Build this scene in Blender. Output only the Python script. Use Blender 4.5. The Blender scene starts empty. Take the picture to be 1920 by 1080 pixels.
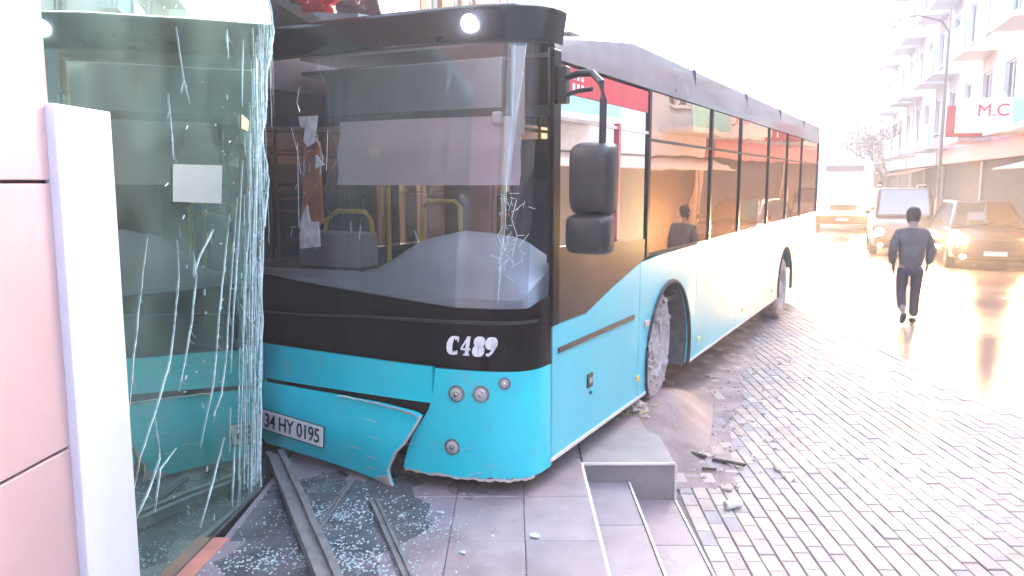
import bpy, bmesh, math, random
from math import sin, cos, pi, radians, atan, tan, sqrt
from mathutils import Vector, Matrix
R = random.Random(7)
sc = bpy.context.scene
COL = sc.collection

# ------------------------------------------------------------ camera, sky, sun, exposure
cam = bpy.data.cameras.new('camera'); camo = bpy.data.objects.new('camera', cam); COL.objects.link(camo)
cam.lens = 28.125; cam.sensor_width = 36; cam.clip_start = 0.05; cam.clip_end = 900
camo.location = (0, 0, 2.05); camo.rotation_euler = (pi/2 - atan(199/1500), 0, 0)
sc.camera = camo
SUN_EL, SUN_AZ = radians(22), radians(44)          # azimuth from +Y towards +X
W = bpy.data.worlds.new('World'); sc.world = W; W.use_nodes = True
nt = W.node_tree; nt.nodes.clear()
sky = nt.nodes.new('ShaderNodeTexSky'); sky.sky_type = 'NISHITA'; sky.sun_disc = False
sky.sun_elevation = SUN_EL; sky.sun_rotation = SUN_AZ; sky.dust_density = 4.0; sky.air_density = 1.0; sky.ozone_density = 2.0
bg = nt.nodes.new('ShaderNodeBackground'); bg.inputs[1].default_value = 0.15
wo = nt.nodes.new('ShaderNodeOutputWorld')
nt.links.new(sky.outputs[0], bg.inputs[0]); nt.links.new(bg.outputs[0], wo.inputs[0])
sl = bpy.data.lights.new('sun', 'SUN'); sl.energy = .8; sl.angle = radians(20); sl.color = (1, .80, .70)
so = bpy.data.objects.new('sun', sl); COL.objects.link(so)
sd = Vector((sin(SUN_AZ)*cos(SUN_EL), cos(SUN_AZ)*cos(SUN_EL), sin(SUN_EL)))
so.rotation_euler = sd.to_track_quat('Z', 'Y').to_euler()
vs = sc.view_settings; vs.view_transform = 'Standard'; vs.look = 'None'; vs.gamma = 1; vs.use_curve_mapping = False
vs.exposure = 4.1
sc.render.engine = 'CYCLES'
cy = sc.cycles
cy.use_denoising = True; cy.max_bounces = 7; cy.diffuse_bounces = 3; cy.glossy_bounces = 4; cy.transmission_bounces = 4
cy.transparent_max_bounces = 24; cy.sample_clamp_indirect = 6; cy.caustics_reflective = False; cy.caustics_refractive = False
cy.volume_bounces = 0

# ------------------------------------------------------------ helpers
def setp(o, label=None, cat=None, group=None, kind=None):
    if label: o['label'] = label
    if cat: o['category'] = cat
    if group: o['group'] = group
    if kind: o['kind'] = kind
    return o
def empty(name, loc=(0, 0, 0), rz=0, **k):
    o = bpy.data.objects.new(name, None); o.empty_display_size = .2; o.location = loc; o.rotation_euler = (0, 0, rz)
    COL.objects.link(o); return setp(o, **k)
def link(name, me, m, parent=None, loc=(0, 0, 0), rot=(0, 0, 0), **k):
    o = bpy.data.objects.new(name, me); COL.objects.link(o); o.location = loc; o.rotation_euler = rot
    if m and not me.materials: me.materials.append(m)
    if parent: o.parent = parent
    return setp(o, **k)

class MB:
    def __init__(s): s.v = []; s.f = []
    def box(s, c, d, rz=0, M=None, taper=1.0):
        n = len(s.v)
        for z in (-.5, .5):
            k = taper if z > 0 else 1
            for x, y in ((-.5, -.5), (.5, -.5), (.5, .5), (-.5, .5)):
                p = Vector((x*d[0]*k, y*d[1]*k, z*d[2]))
                if rz: p = Matrix.Rotation(rz, 3, 'Z') @ p
                if M is not None: p = M @ p
                s.v.append(tuple(p + Vector(c)))
        s.f += [tuple(n+i for i in q) for q in ((0, 3, 2, 1), (4, 5, 6, 7), (0, 1, 5, 4), (1, 2, 6, 5), (2, 3, 7, 6), (3, 0, 4, 7))]
        return s
    def prism(s, poly, axis, a, b):
        """poly = list of 2d points; axis = the missing axis (0,1,2); extruded from a to b"""
        n = len(s.v); k = len(poly)
        for w in (a, b):
            for p in poly:
                q = [p[0], p[1]]; q.insert(axis, w); s.v.append(tuple(q))
        s.f.append(tuple(range(n, n+k))[::-1]); s.f.append(tuple(range(n+k, n+2*k)))
        for i in range(k): j = (i+1) % k; s.f.append((n+i, n+j, n+k+j, n+k+i))
        return s
    def tube(s, pts, r, n=8, cap=True):
        pts = [Vector(p) for p in pts]; b = len(s.v); N = len(pts)
        up = Vector((0, 0, 1))
        for i, p in enumerate(pts):
            d = (pts[min(i+1, N-1)] - pts[max(i-1, 0)]).normalized()
            a = d.cross(up if abs(d.z) < .95 else Vector((1, 0, 0))).normalized(); c = d.cross(a)
            rr = r[i] if isinstance(r, (list, tuple)) else r
            for k in range(n):
                t = 2*pi*k/n; s.v.append(tuple(p + a*cos(t)*rr + c*sin(t)*rr))
        for i in range(N-1):
            for k in range(n):
                j = (k+1) % n; s.f.append((b+i*n+k, b+i*n+j, b+(i+1)*n+j, b+(i+1)*n+k))
        if cap: s.f.append(tuple(b+k for k in range(n))[::-1]); s.f.append(tuple(b+(N-1)*n+k for k in range(n)))
        return s
    def lathe(s, prof, n=24, M=None, cap=True):
        """prof: (r, z) about z"""
        b = len(s.v); N = len(prof)
        for r, z in prof:
            for k in range(n):
                t = 2*pi*k/n; p = Vector((r*cos(t), r*sin(t), z))
                s.v.append(tuple(M @ p if M is not None else p))
        for i in range(N-1):
            for k in range(n):
                j = (k+1) % n; s.f.append((b+i*n+k, b+i*n+j, b+(i+1)*n+j, b+(i+1)*n+k))
        if cap: s.f.append(tuple(b+k for k in range(n))[::-1]); s.f.append(tuple(b+(N-1)*n+k for k in range(n)))
        return s
    def grid(s, fn, nu, nv, thick=None):
        """fn(u,v)->(x,y,z) ; thick = vector added for the back skin"""
        b = len(s.v); w = nu+1
        lay = [[Vector(fn(i/nu, j/nv)) for i in range(nu+1)] for j in range(nv+1)]
        for row in lay:
            for p in row: s.v.append(tuple(p))
        for j in range(nv):
            for i in range(nu): q = b+j*w+i; s.f.append((q, q+1, q+w+1, q+w))
        if thick is not None:
            T = Vector(thick); b2 = len(s.v)
            for row in lay:
                for p in row: s.v.append(tuple(p+T))
            for j in range(nv):
                for i in range(nu): q = b2+j*w+i; s.f.append((q, q+w, q+w+1, q+1))
            rim = [i for i in range(nu)] + [j*w+nu for j in range(nv)] + [nv*w+nu-i for i in range(nu)] + [(nv-j)*w for j in range(nv)]
            for k in range(len(rim)):
                a, c = rim[k], rim[(k+1) % len(rim)]; s.f.append((b+c, b+a, b2+a, b2+c))
        return s
    def mesh(s, smooth=False, fix=True):
        me = bpy.data.meshes.new('m'); me.from_pydata(s.v, [], s.f)
        if fix:
            bm = bmesh.new(); bm.from_mesh(me); bmesh.ops.recalc_face_normals(bm, faces=bm.faces); bm.to_mesh(me); bm.free()
        if smooth:
            for p in me.polygons: p.use_smooth = True
            try: me.set_sharp_from_angle(angle=radians(38))
            except Exception: pass
        me.update(); return me
    def build(s, name, m, parent=None, smooth=False, bevel=0, seg=2, **k):
        o = link(name, s.mesh(smooth), m, parent, **k); o.data.name = name
        if bevel:
            b = o.modifiers.new('bevel', 'BEVEL'); b.width = bevel; b.segments = seg; b.limit_method = 'ANGLE'; b.angle_limit = radians(40)
            if seg > 1:
                for p in o.data.polygons: p.use_smooth = True
                try: o.data.set_sharp_from_angle(angle=radians(60))
                except Exception: pass
                b.harden_normals = True
        return o

def mat(name, col, rough=.6, metal=0, var=.12, scale=6, bump=0, bscale=60, spec=.5, coat=0, emit=None, estr=0, rvar=0, island=0, dirt=None, world=False):
    m = bpy.data.materials.new(name); m.use_nodes = True; t = m.node_tree; N = t.nodes; L = t.links
    b = N['Principled BSDF']; b.inputs['Roughness'].default_value = rough; b.inputs['Metallic'].default_value = metal
    b.inputs['Specular IOR Level'].default_value = spec; b.inputs['Coat Weight'].default_value = coat; b.inputs['Coat Roughness'].default_value = .06
    tc = N.new('ShaderNodeTexCoord'); nz = N.new('ShaderNodeTexNoise'); nz.inputs['Scale'].default_value = scale; nz.inputs['Detail'].default_value = 6
    if world:
        gw = N.new('ShaderNodeNewGeometry'); vec = gw.outputs['Position']
    else: vec = tc.outputs['Object']
    L.new(vec, nz.inputs['Vector'])
    rmp = N.new('ShaderNodeValToRGB'); e = rmp.color_ramp.elements
    e[0].position = .3; e[1].position = .7
    e[0].color = tuple(max(0, c*(1-var)) for c in col)+(1,); e[1].color = tuple(min(1, c*(1+var)) for c in col)+(1,)
    L.new(nz.outputs[0], rmp.inputs[0]); out = rmp.outputs[0]
    if island:
        g = N.new('ShaderNodeNewGeometry'); oi = N.new('ShaderNodeObjectInfo'); ad = N.new('ShaderNodeMath'); ad.operation = 'ADD'
        fr = N.new('ShaderNodeMath'); fr.operation = 'FRACT'
        L.new(g.outputs['Random Per Island'], ad.inputs[0]); L.new(oi.outputs['Random'], ad.inputs[1]); L.new(ad.outputs[0], fr.inputs[0])
        r2 = N.new('ShaderNodeValToRGB'); r2.color_ramp.interpolation = 'CONSTANT'
        cols = island; r2.color_ramp.elements[0].color = tuple(cols[0])+(1,); r2.color_ramp.elements[1].position = 1/len(cols); r2.color_ramp.elements[1].color = tuple(cols[1])+(1,)
        for i, c in enumerate(cols[2:]):
            q = r2.color_ramp.elements.new((i+2)/len(cols)); q.color = tuple(c)+(1,)
        L.new(fr.outputs[0], r2.inputs[0])
        mx = N.new('ShaderNodeMix'); mx.data_type = 'RGBA'; mx.blend_type = 'MULTIPLY'; mx.inputs[0].default_value = 1
        L.new(out, mx.inputs[6]); L.new(r2.outputs[0], mx.inputs[7]); out = mx.outputs[2]
    if dirt:
        nd = N.new('ShaderNodeTexNoise'); nd.inputs['Scale'].default_value = dirt[1]; nd.inputs['Detail'].default_value = 8; nd.inputs['Roughness'].default_value = .65
        L.new(vec, nd.inputs['Vector'])
        mr = N.new('ShaderNodeMapRange'); mr.inputs[1].default_value = dirt[2]; mr.inputs[2].default_value = dirt[2]+.18
        mr.inputs[4].default_value = dirt[3] if len(dirt) > 3 else .8
        L.new(nd.outputs[0], mr.inputs[0])
        mx = N.new('ShaderNodeMix'); mx.data_type = 'RGBA'; L.new(mr.outputs[0], mx.inputs[0]); L.new(out, mx.inputs[6]); mx.inputs[7].default_value = tuple(dirt[0])+(1,); out = mx.outputs[2]
    L.new(out, b.inputs['Base Color'])
    if rvar:
        n2 = N.new('ShaderNodeTexNoise'); n2.inputs['Scale'].default_value = scale*.35; n2.inputs['Detail'].default_value = 5; L.new(vec, n2.inputs['Vector'])
        mr = N.new('ShaderNodeMapRange'); mr.inputs[1].default_value = .35; mr.inputs[2].default_value = .65; mr.inputs[3].default_value = max(.03, rough-rvar); mr.inputs[4].default_value = rough+rvar
        L.new(n2.outputs[0], mr.inputs[0]); L.new(mr.outputs[0], b.inputs['Roughness'])
    if bump:
        n3 = N.new('ShaderNodeTexNoise'); n3.inputs['Scale'].default_value = bscale; n3.inputs['Detail'].default_value = 4; L.new(vec, n3.inputs['Vector'])
        bp = N.new('ShaderNodeBump'); bp.inputs['Strength'].default_value = bump; bp.inputs['Distance'].default_value = .02
        L.new(n3.outputs[0], bp.inputs['Height']); L.new(bp.outputs[0], b.inputs['Normal'])
    if emit: b.inputs['Emission Color'].default_value = tuple(emit)+(1,); b.inputs['Emission Strength'].default_value = estr
    return m
def glass(name, tint, gloss, gcol=(1, 1, 1), haze=.04, hcol=(.5, .5, .5), rough=.01, wav=0, wscale=1.5, streak=False):
    """thin sheet glass: see-through tint + mirror reflection + a film of dust"""
    m = bpy.data.materials.new(name); m.use_nodes = True; t = m.node_tree; N = t.nodes; L = t.links; N.clear()
    o = N.new('ShaderNodeOutputMaterial'); tr = N.new('ShaderNodeBsdfTransparent'); tr.inputs[0].default_value = tuple(tint)+(1,)
    gl = N.new('ShaderNodeBsdfGlossy'); gl.inputs[0].default_value = tuple(gcol)+(1,); gl.inputs['Roughness'].default_value = rough
    df = N.new('ShaderNodeBsdfDiffuse'); df.inputs[0].default_value = tuple(hcol)+(1,)
    lw = N.new('ShaderNodeLayerWeight'); lw.inputs[0].default_value = .25
    mr = N.new('ShaderNodeMapRange'); mr.inputs[3].default_value = gloss; mr.inputs[4].default_value = 1; L.new(lw.outputs[0], mr.inputs[0])
    m1 = N.new('ShaderNodeMixShader'); L.new(mr.outputs[0], m1.inputs[0]); L.new(tr.outputs[0], m1.inputs[1]); L.new(gl.outputs[0], m1.inputs[2])
    m2 = N.new('ShaderNodeMixShader'); L.new(m1.outputs[0], m2.inputs[1]); L.new(df.outputs[0], m2.inputs[2]); L.new(m2.outputs[0], o.inputs[0])
    tc = N.new('ShaderNodeTexCoord'); mp = N.new('ShaderNodeMapping'); L.new(tc.outputs['Object'], mp.inputs[0])
    mp.inputs['Scale'].default_value = (6, 6, .35) if streak else (1, 1, 1)
    n = N.new('ShaderNodeTexNoise'); n.inputs['Scale'].default_value = 2.2; n.inputs['Detail'].default_value = 6; L.new(mp.outputs[0], n.inputs['Vector'])
    m3 = N.new('ShaderNodeMapRange'); m3.inputs[1].default_value = .35; m3.inputs[2].default_value = .75; m3.inputs[3].default_value = haze*.3; m3.inputs[4].default_value = haze*2
    L.new(n.outputs[0], m3.inputs[0]); L.new(m3.outputs[0], m2.inputs[0])
    if wav:
        n2 = N.new('ShaderNodeTexNoise'); n2.inputs['Scale'].default_value = wscale; n2.inputs['Detail'].default_value = 2; L.new(mp.outputs[0], n2.inputs['Vector'])
        bp = N.new('ShaderNodeBump'); bp.inputs['Strength'].default_value = 1; bp.inputs['Distance'].default_value = wav; L.new(n2.outputs[0], bp.inputs['Height']); L.new(bp.outputs[0], gl.inputs['Normal'])
    return m

def crazed():
    m = bpy.data.materials.new('crazed_glass'); m.use_nodes = True; t = m.node_tree; N = t.nodes; L = t.links; N.clear()
    o = N.new('ShaderNodeOutputMaterial'); tr = N.new('ShaderNodeBsdfTransparent'); df = N.new('ShaderNodeBsdfPrincipled'); df.inputs['Base Color'].default_value = (.34, .60, .54, 1); df.inputs['Roughness'].default_value = .3
    mx = N.new('ShaderNodeMixShader'); tc = N.new('ShaderNodeTexCoord'); mp = N.new('ShaderNodeMapping'); mp.inputs['Scale'].default_value = (48, 1, 1.6); mp.inputs['Rotation'].default_value = (0, radians(-7), 0)
    n = N.new('ShaderNodeTexNoise'); n.inputs['Scale'].default_value = 1; n.inputs['Detail'].default_value = 5; n.inputs['Roughness'].default_value = .7
    r = N.new('ShaderNodeMapRange'); r.inputs[1].default_value = .44; r.inputs[2].default_value = .72; r.inputs[3].default_value = .03; r.inputs[4].default_value = .75
    L.new(tc.outputs['Object'], mp.inputs[0]); L.new(mp.outputs[0], n.inputs['Vector']); L.new(n.outputs[0], r.inputs[0]); L.new(r.outputs[0], mx.inputs[0])
    L.new(tr.outputs[0], mx.inputs[1]); L.new(df.outputs[0], mx.inputs[2]); L.new(mx.outputs[0], o.inputs[0]); return m

M = {}
M['road'] = mat('wet_asphalt', (.15, .10, .09), .24, var=.3, scale=1.1, bump=.25, bscale=45, spec=.45, rvar=.10, world=True)
M['mortar'] = mat('joint_sand', (.15, .12, .115), .8, var=.3, bump=.4)
M['brick'] = mat('paving_brick', (1, .92, .93), .5, var=.16, scale=9, bump=.35, bscale=110, rvar=.12, spec=.35,
    island=[(.42, .335, .30), (.33, .30, .33), (.45, .38, .33), (.39, .33, .31), (.45, .40, .34), (.32, .30, .31), (.43, .34, .30)], dirt=((.16, .12, .11), 1.1, .52, .6), world=True)
M['tile'] = mat('stone_tile', (.30, .245, .26), .4, var=.12, scale=5, bump=.15, bscale=140, rvar=.14, spec=.6, dirt=((.13, .10, .105), 1.7, .52, .7), island=[(1, 1, 1), (.92, .93, .96), (1, .95, .94), (.88, .88, .9)], world=True)
M['block'] = mat('step_stone', (.28, .245, .235), .5, var=.12, scale=7, bump=.2, bscale=90, dirt=((.2, .16, .14), 2, .55, .6), world=True)
M['nosing'] = mat('pale_edge', (.72, .66, .64), .45, var=.12, bump=.1)
M['mud'] = mat('mud_film', (.31, .23, .215), .75, var=.4, scale=2.5, bump=.35, bscale=30, rvar=.1, spec=.25, world=True)
M['clad'] = mat('pink_cladding', (.56, .38, .36), .5, var=.06, scale=2, dirt=((.45, .30, .30), 5, .60, .5), bump=.05)
M['joint'] = mat('dark_joint', (.10, .07, .07), .8)
M['whitep'] = mat('white_post_paint', (.74, .73, .80), .4, var=.04)
M['salmon'] = mat('salmon_kickboard', (.55, .22, .16), .5, var=.15)
M['cyan'] = mat('cyan_bus_paint', (.006, .66, .76), .24, var=.05, scale=3, coat=.5, spec=.5, dirt=((.22, .36, .38), 5, .56, .45))
M['cyan2'] = mat('cyan_light_washed', (.07, .56, .66), .3, var=.05, scale=2, coat=.2, dirt=((.30, .38, .39), 4, .56, .45))  # same bus cyan, paler: light washing over the side mixed into the colour
M['rawedge'] = mat('torn_fibreglass', (.62, .56, .52), .7, var=.2, bump=.4)
M['black'] = mat('black_gloss', (.003, .003, .005), .2, var=.2, coat=.0, spec=.16, dirt=((.05, .045, .045), 3, .6, .5))
M['brownblk'] = mat('black_side_panel', (.030, .020, .018), .22, var=.2, coat=.5)
M['fascia'] = mat('grey_roof_fairing', (.17, .135, .15), .25, var=.1, coat=.5)
M['rubber'] = mat('black_rubber', (.02, .02, .022), .7, var=.2, bump=.15)
M['plast'] = mat('black_plastic', (.022, .022, .026), .42, var=.15, bump=.1, bscale=200)
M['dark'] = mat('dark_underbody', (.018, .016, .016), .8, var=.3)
M['well'] = mat('wheel_well', (.10, .095, .095), .8, var=.35, scale=9, bump=.3)
M['tyre'] = mat('dusty_tyre', (.46, .39, .37), .85, var=.35, scale=11, bump=.9, bscale=22, dirt=((.10, .075, .07), 9, .58, .9))
M['rim'] = mat('steel_rim', (.50, .44, .42), .75, metal=0, var=.3, scale=9, bump=.6, bscale=25, dirt=((.14, .10, .09), 9, .56, .8))
M['chrome'] = mat('chrome', (.75, .75, .76), .12, metal=1, var=.05)
M['lens'] = mat('lamp_lens', (.55, .52, .50), .08, var=.1, coat=1)
M['lensring'] = mat('lamp_ring', (.20, .20, .20), .3, metal=.3)
M['white'] = mat('white_print', (.82, .82, .82), .4, var=.02)
M['ink'] = mat('black_print', (.012, .012, .012), .5, var=.02)
M['blue'] = mat('blue_print', (.02, .06, .45), .4, var=.02)
M['redp'] = mat('red_sign_paint', (.62, .03, .05), .35, var=.15)
M['redrefl'] = mat('red_reflection_post', (.55, .10, .13), .35, var=.2)  # black post; the red reflected on it is put into the colour
M['yellow'] = mat('yellow_rail', (.75, .52, .03), .35, var=.1)
M['dash'] = mat('grey_dashboard', (.46, .52, .58), .6, var=.08, scale=2)
M['blind'] = mat('grey_beige_blind', (.66, .58, .57), .8, var=.05, scale=2)
M['display'] = mat('display_screen', (.22, .23, .28), .3, var=.12, scale=2)
M['seat'] = mat('bus_seat', (.05, .045, .07), .8, var=.25)
M['wood'] = mat('orange_panel', (.46, .17, .07), .55, var=.2, scale=4)
M['interior'] = mat('grey_interior', (.10, .08, .075), .7, var=.1)
M['orange'] = mat('orange_torn_foam', (.62, .22, .10), .7, var=.25, scale=8, bump=.4)
M['cream'] = mat('cream_trim', (.62, .52, .40), .5, var=.08)
M['shard'] = mat('glass_crumbs', (.62, .74, .74), .12, var=.25, scale=30, coat=1)
M['frost'] = mat('fracture_white', (.66, .82, .76), .25, var=.3, scale=30, coat=.5)
M['alu'] = mat('dull_aluminium', (.20, .19, .19), .5, metal=.2, var=.3, scale=12, dirt=((.3, .25, .2), 4, .55, .6))
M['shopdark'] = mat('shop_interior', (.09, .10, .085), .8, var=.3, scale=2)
M['wsglass'] = glass('windscreen_glass', (.74, .74, .76), .04, haze=.03, hcol=(.60, .60, .66), streak=True)
M['sideglass'] = glass('tinted_side_glass', (.38, .27, .20), .34, gcol=(.78, .55, .41), haze=.03, hcol=(.6,.4,.3), wav=.010, wscale=.7)
M['clearglass'] = glass('driver_window_glass', (.50, .47, .45), .18, haze=.02)
M['shopglass'] = glass('green_shop_glass', (.42, .55, .47), .68, gcol=(.60, .78, .64), haze=.13, hcol=(.33, .50, .41), wav=.012, wscale=.5)
M['cargl'] = glass('car_glass', (.12, .13, .16), .22, haze=.03)
M['headl'] = mat('headlight_on', (1, .9, .7), .2, emit=(1, .62, .26), estr=120)
M['headw'] = mat('headlight_white', (1, .95, .9), .2, emit=(1, .62, .28), estr=60)
M['marker'] = mat('marker_lamp_on', (1, 1, 1), .2, emit=(.95, .98, 1), estr=45)

# ------------------------------------------------------------ ground
def sheet(name, x0, x1, y0, y1, z, m, th=.02, **k):
    return MB().box(((x0+x1)/2, (y0+y1)/2, z-th/2), (x1-x0, y1-y0, th)).build(name, m, kind='structure', **k)
sheet('road', -300, 300, -300, 500, -.104, M['road'])
pav = empty('brick_pavement', (0, 0, 0), kind='structure')
sheet('paving_bed', 1.12, 4.62, 1.5, 19.0, -.099, M['mortar']).parent = pav
# bricks: rows run away from the camera, 0.10 wide, 0.20 long, running bond
bm_ = bmesh.new(); bmesh.ops.create_cube(bm_, size=1); bmesh.ops.scale(bm_, vec=(.095, .195, .02), verts=bm_.verts)
bmesh.ops.bevel(bm_, geom=[e for e in bm_.edges if all(v.co.z > 0 for v in e.verts)], offset=.005, segments=1, affect='EDGES')
brickme = bpy.data.meshes.new('brick'); bm_.to_mesh(brickme); bm_.free(); brickme.materials.append(M['brick'])
br = []
for i in range(35):
    x = 1.19 + i*.1
    for j in range(88):
        y = 1.6 + j*.2 + (i % 2)*.1 + .012*sin(i*1.7)
        wob = .012*sin(y*1.1+i*.2)
        br.append((x + .030*(y-4.5) + wob, y, i, j))
def camdist(b): return sqrt(b[0]**2+b[1]**2)
vis = [b for b in br if b[1] > 3.75 and b[0] < .66*b[1]*1.01]
vis.sort(key=camdist); near = set((b[2], b[3]) for b in vis[:298]); stuff = MB()
bv = [tuple(v.co) for v in brickme.vertices]; bf = [tuple(p.vertices) for p in brickme.polygons]
for x, y, i, j in br:
    dz = R.uniform(-.003, .003); rz = R.uniform(-.015, .015); tx = R.uniform(-.01, .01)
    if (i, j) in near:
        o = link('brick', brickme, None, pav, (x, y, -.098+dz), (tx, 0, rz-.03))
    else:
        n = len(stuff.v); c, s_ = cos(rz-.03), sin(rz-.03)
        stuff.v += [(x+a*c-b*s_, y+a*s_+b*c, z-.098+dz) for a, b, z in bv]; stuff.f += [tuple(n+q for q in f) for f in bf]
link('brick_field', stuff.mesh(fix=False), M['brick'], pav, kind='stuff')
# thin mud and grit dragged out from under the bus
def mudf():
    pts = []
    L1 = [(1.14, 5.35), (1.62, 5.5), (1.75, 6.1), (1.95, 6.9), (2.35, 7.9), (2.6, 8.8), (3.1, 9.8), (3.3, 10.8), (3.9, 12.0), (4.5, 13.4), (5.2, 15)]
    for k in range(len(L1)-1):
        a, b = L1[k], L1[k+1]
        for q in range(5):
            t = q/5; pts.append((a[0]+(b[0]-a[0])*t+R.uniform(-.05, .05), a[1]+(b[1]-a[1])*t+R.uniform(-.05, .05)))
    pts += [(5.2, 15), (2.0, 15), (1.1, 7.0), (1.12, 5.4)]
    return pts
MB().prism(mudf(), 2, -.105, -.0868).build('mud_film', M['mud'], kind='structure')

# raised terrace, its steps and the slab beyond them
ter = empty('terrace', (0, 0, 0), kind='structure')
MB().box((-.53, 4.3, .03), (2.0, 6.4, .27)).build('terrace_base', M['mortar'], ter)
tile = MB().box((0, 0, 0), (.3965, .5965, .03)).mesh(); tile.materials.append(M['tile'])
for i in range(5):
    for j in range(11):
        x = .068+.2 - i*.4; y = 1.0 + .3 + j*.6 - .01
        if x > .3: pass
        o = link('tile', tile, None, ter, (x, y, .165+R.uniform(-.0015, .0015)), (R.uniform(-.003, .003), R.uniform(-.003, .003), 0))
        bvl = o.modifiers.new('bevel', 'BEVEL'); bvl.width = .004; bvl.segments = 1
MB().box((.468, 3.1, .165), (.016, 4.15, .034)).build('nosing', M['nosing'], ter)
st = empty('terrace_steps', (0, 0, 0), kind='structure')
def step(x0, x1, z):
    MB().box(((x0+x1-.02)/2, 3.1, (z-.2)/2-.005), (x1-x0-.024, 4.17, z+.2-.01)).build('step_core', M['mortar'], st)
    y = 1.05
    while y < 5.1:
        l = min(.69, 5.19-y)
        MB().box(((x0+x1)/2-.01, y+l/2, z-.014), (x1-x0-.026, l-.006, .028)).build('tread_slab', M['tile'], st, bevel=.003, seg=1); y += .69
    MB().box((x1-.009, 3.12, z-.015), (.014, 4.13, .034)).build('nosing', M['nosing'], st)
step(.478, .80, .04); step(.80, 1.115, -.085)
bl = empty('slab_block', (0, 0, 0), kind='structure')
MB().prism([(.478, 5.195), (1.10, 5.195), (1.10, 5.78), (1.02, 5.95), (.478, 5.95)], 2, -.1, .172).build('concrete_block', M['block'], bl, bevel=.008)
MB().box((.79, 5.188, .166), (.63, .014, .016)).build('edge_trim', M['nosing'], bl)
MB().box((1.106, 5.185, .03), (.014, .012, .26)).build('edge_trim', M['nosing'], bl)
def mound(u, v):
    y = 5.62+3.1*v; x = .30+1.9*u; e = 1.08+.28*(y-5.6)
    sm = lambda t: 0 if t < 0 else (1 if t > 1 else t*t*(3-2*t))
    h = sm((e+.38-x)/.45)*(1-sm((y-7.0)/1.3))*max(sm((1.14-x)/.12), sm((y-5.5)/1.5))
    return (x, y, -.093+.262*h+.003*sin(x*13+y*5)*sin(y*9)*h-.012*(h < .01))
MB().grid(mound, 60, 70).build('mud_mound', M['mud'], smooth=True, kind='structure')
MB().prism([(-1.5, 7.41), (1.1, 7.41), (2.4, 12.5), (-1.5, 12.5)], 2, -.12, -.02).build('ramp', M['mud'], kind='structure')

# ------------------------------------------------------------ the bus
TH = radians(27.8)
bus = empty('city_bus', (.211, 4.757, 0), pi/2-TH, label='cyan and black city bus crashed into the shop front', cat='bus')
BW = 2.55
def sf(t, B=.44, p=3.4):
    u = min(abs(t/1.275-1), 1); return .05 - B*(1-u**p)**(1/p)
def rk(z): return 0 if z < 1.3 else ((z-1.3)/1.57*.16 if z < 2.87 else .16+(z-2.87)*.35)
def fp(t, z, o=0): return (sf(t)+rk(z)-o, t, z)
def tmap(u, a, b):      # denser samples near both corners
    x = (1-cos(pi*u))/2; return a+(b-a)*x
def lerp(tab, x):
    if x <= tab[0][0]: return tab[0][1]
    for (a, p), (b, q) in zip(tab, tab[1:]):
        if x <= b: return p+(q-p)*(x-a)/(b-a)
    return tab[-1][1]
def fpatch(name, t0, t1, zlo, zhi, m, o=0, th=.03, nu=40, nv=8, **k):
    f1 = zlo if callable(zlo) else (lambda t: zlo); f2 = zhi if callable(zhi) else (lambda t: zhi)
    def fn(u, v):
        t = t0+(t1-t0)*((1-cos(pi*u))/2 if t0 < .06 else u); return fp(t, f1(t)+(f2(t)-f1(t))*v, o)
    return MB().grid(fn, nu, nv, (th, 0, 0)).build(name, m, bus, smooth=True, **k)
mask_lo = lambda t: lerp([(0, .935), (.1, .945), (.6, .957), (1.9, .972), (2.55, .95)], t)
ws_lo = lambda t: lerp([(0, 1.36), (.04, 1.315), (.44, 1.315), (.92, 1.355), (1.43, 1.39), (1.9, 1.43), (2.5, 1.44)], t)
# corner panel with torn lower edge
jag = {}
def cfn(u, v):
    if u == 0 or v == 1: e = 0
    j = jag.setdefault(round(u, 4), R.uniform(-.010, .012))
    zb = .288 + (j if u > .12 else 0)
    zt = mask_lo(.3)-.006
    z = zb+(zt-zb)*v
    tl = lerp([(.28, .80), (.38, .775), (.50, .73), (.66, .625), (.70, .60), (.82, .575), (.97, .56)], z)
    t = tl*(u**2)
    return fp(t, z, .002)
MB().grid(cfn, 60, 12, (.03, 0, 0)).build('corner_panel', M['cyan'], bus, smooth=True)
MB().grid(lambda u, v: (lambda p: (p[0]-.004+.02*0, p[1], p[2]))(fp(.02+.77*(u**1.7), .272+.018*v+.007*sin(u*57)*sin(u*23+1), -.004)), 50, 1, (.02, 0, 0)).build('torn_edge', M['rawedge'], bus)
# upper front panel, left lamp panel
fpatch('front_panel', .585, 1.95, lambda t: .725-.02*(t > 99), lambda t: mask_lo(t)-.006, M['cyan'], nv=4)
fpatch('corner_panel', 1.96, 2.549, .29, lambda t: mask_lo(t)-.006, M['cyan'], nv=6)
# broken bumper: hangs from its far end, near end swung out and down
btop = [(0, .655), (.04, .672), (.22, .690), (.5, .697), (1, .700)]
bbot = [(0, .165), (.035, .158), (.06, .180), (.14, .200), (.3, .222), (.5, .24), (1, .275)]
def bfn(u, v, d=0):
    endt = lerp([(0, .835), (.03, .845), (.22, .865), (.5, .795), (.62, .735), (.85, .665), (1, .628)], v)
    t = endt + (1.955-endt)*u
    zt, zb = lerp(btop, u), lerp(bbot, u)
    z = zb+(zt-zb)*v
    out = .035*(1-u)**2 + .03*sin(pi*v) + .02
    return fp(t, z, out+d)
MB().grid(bfn, 40, 12, (.022, 0, 0)).build('bumper', M['cyan'], bus, smooth=True, label='hanging broken bumper')
MB().grid(lambda u, v: fp(.64+u*.62, lerp(btop, u*.5)+.008+.003*sin(u*30)-.022*v*(1-u), .055-.02*v+.035*(1-u)**2), 40, 2, (0, 0, -.006)).build('bumper_lip', M['rawedge'], bus)
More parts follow.
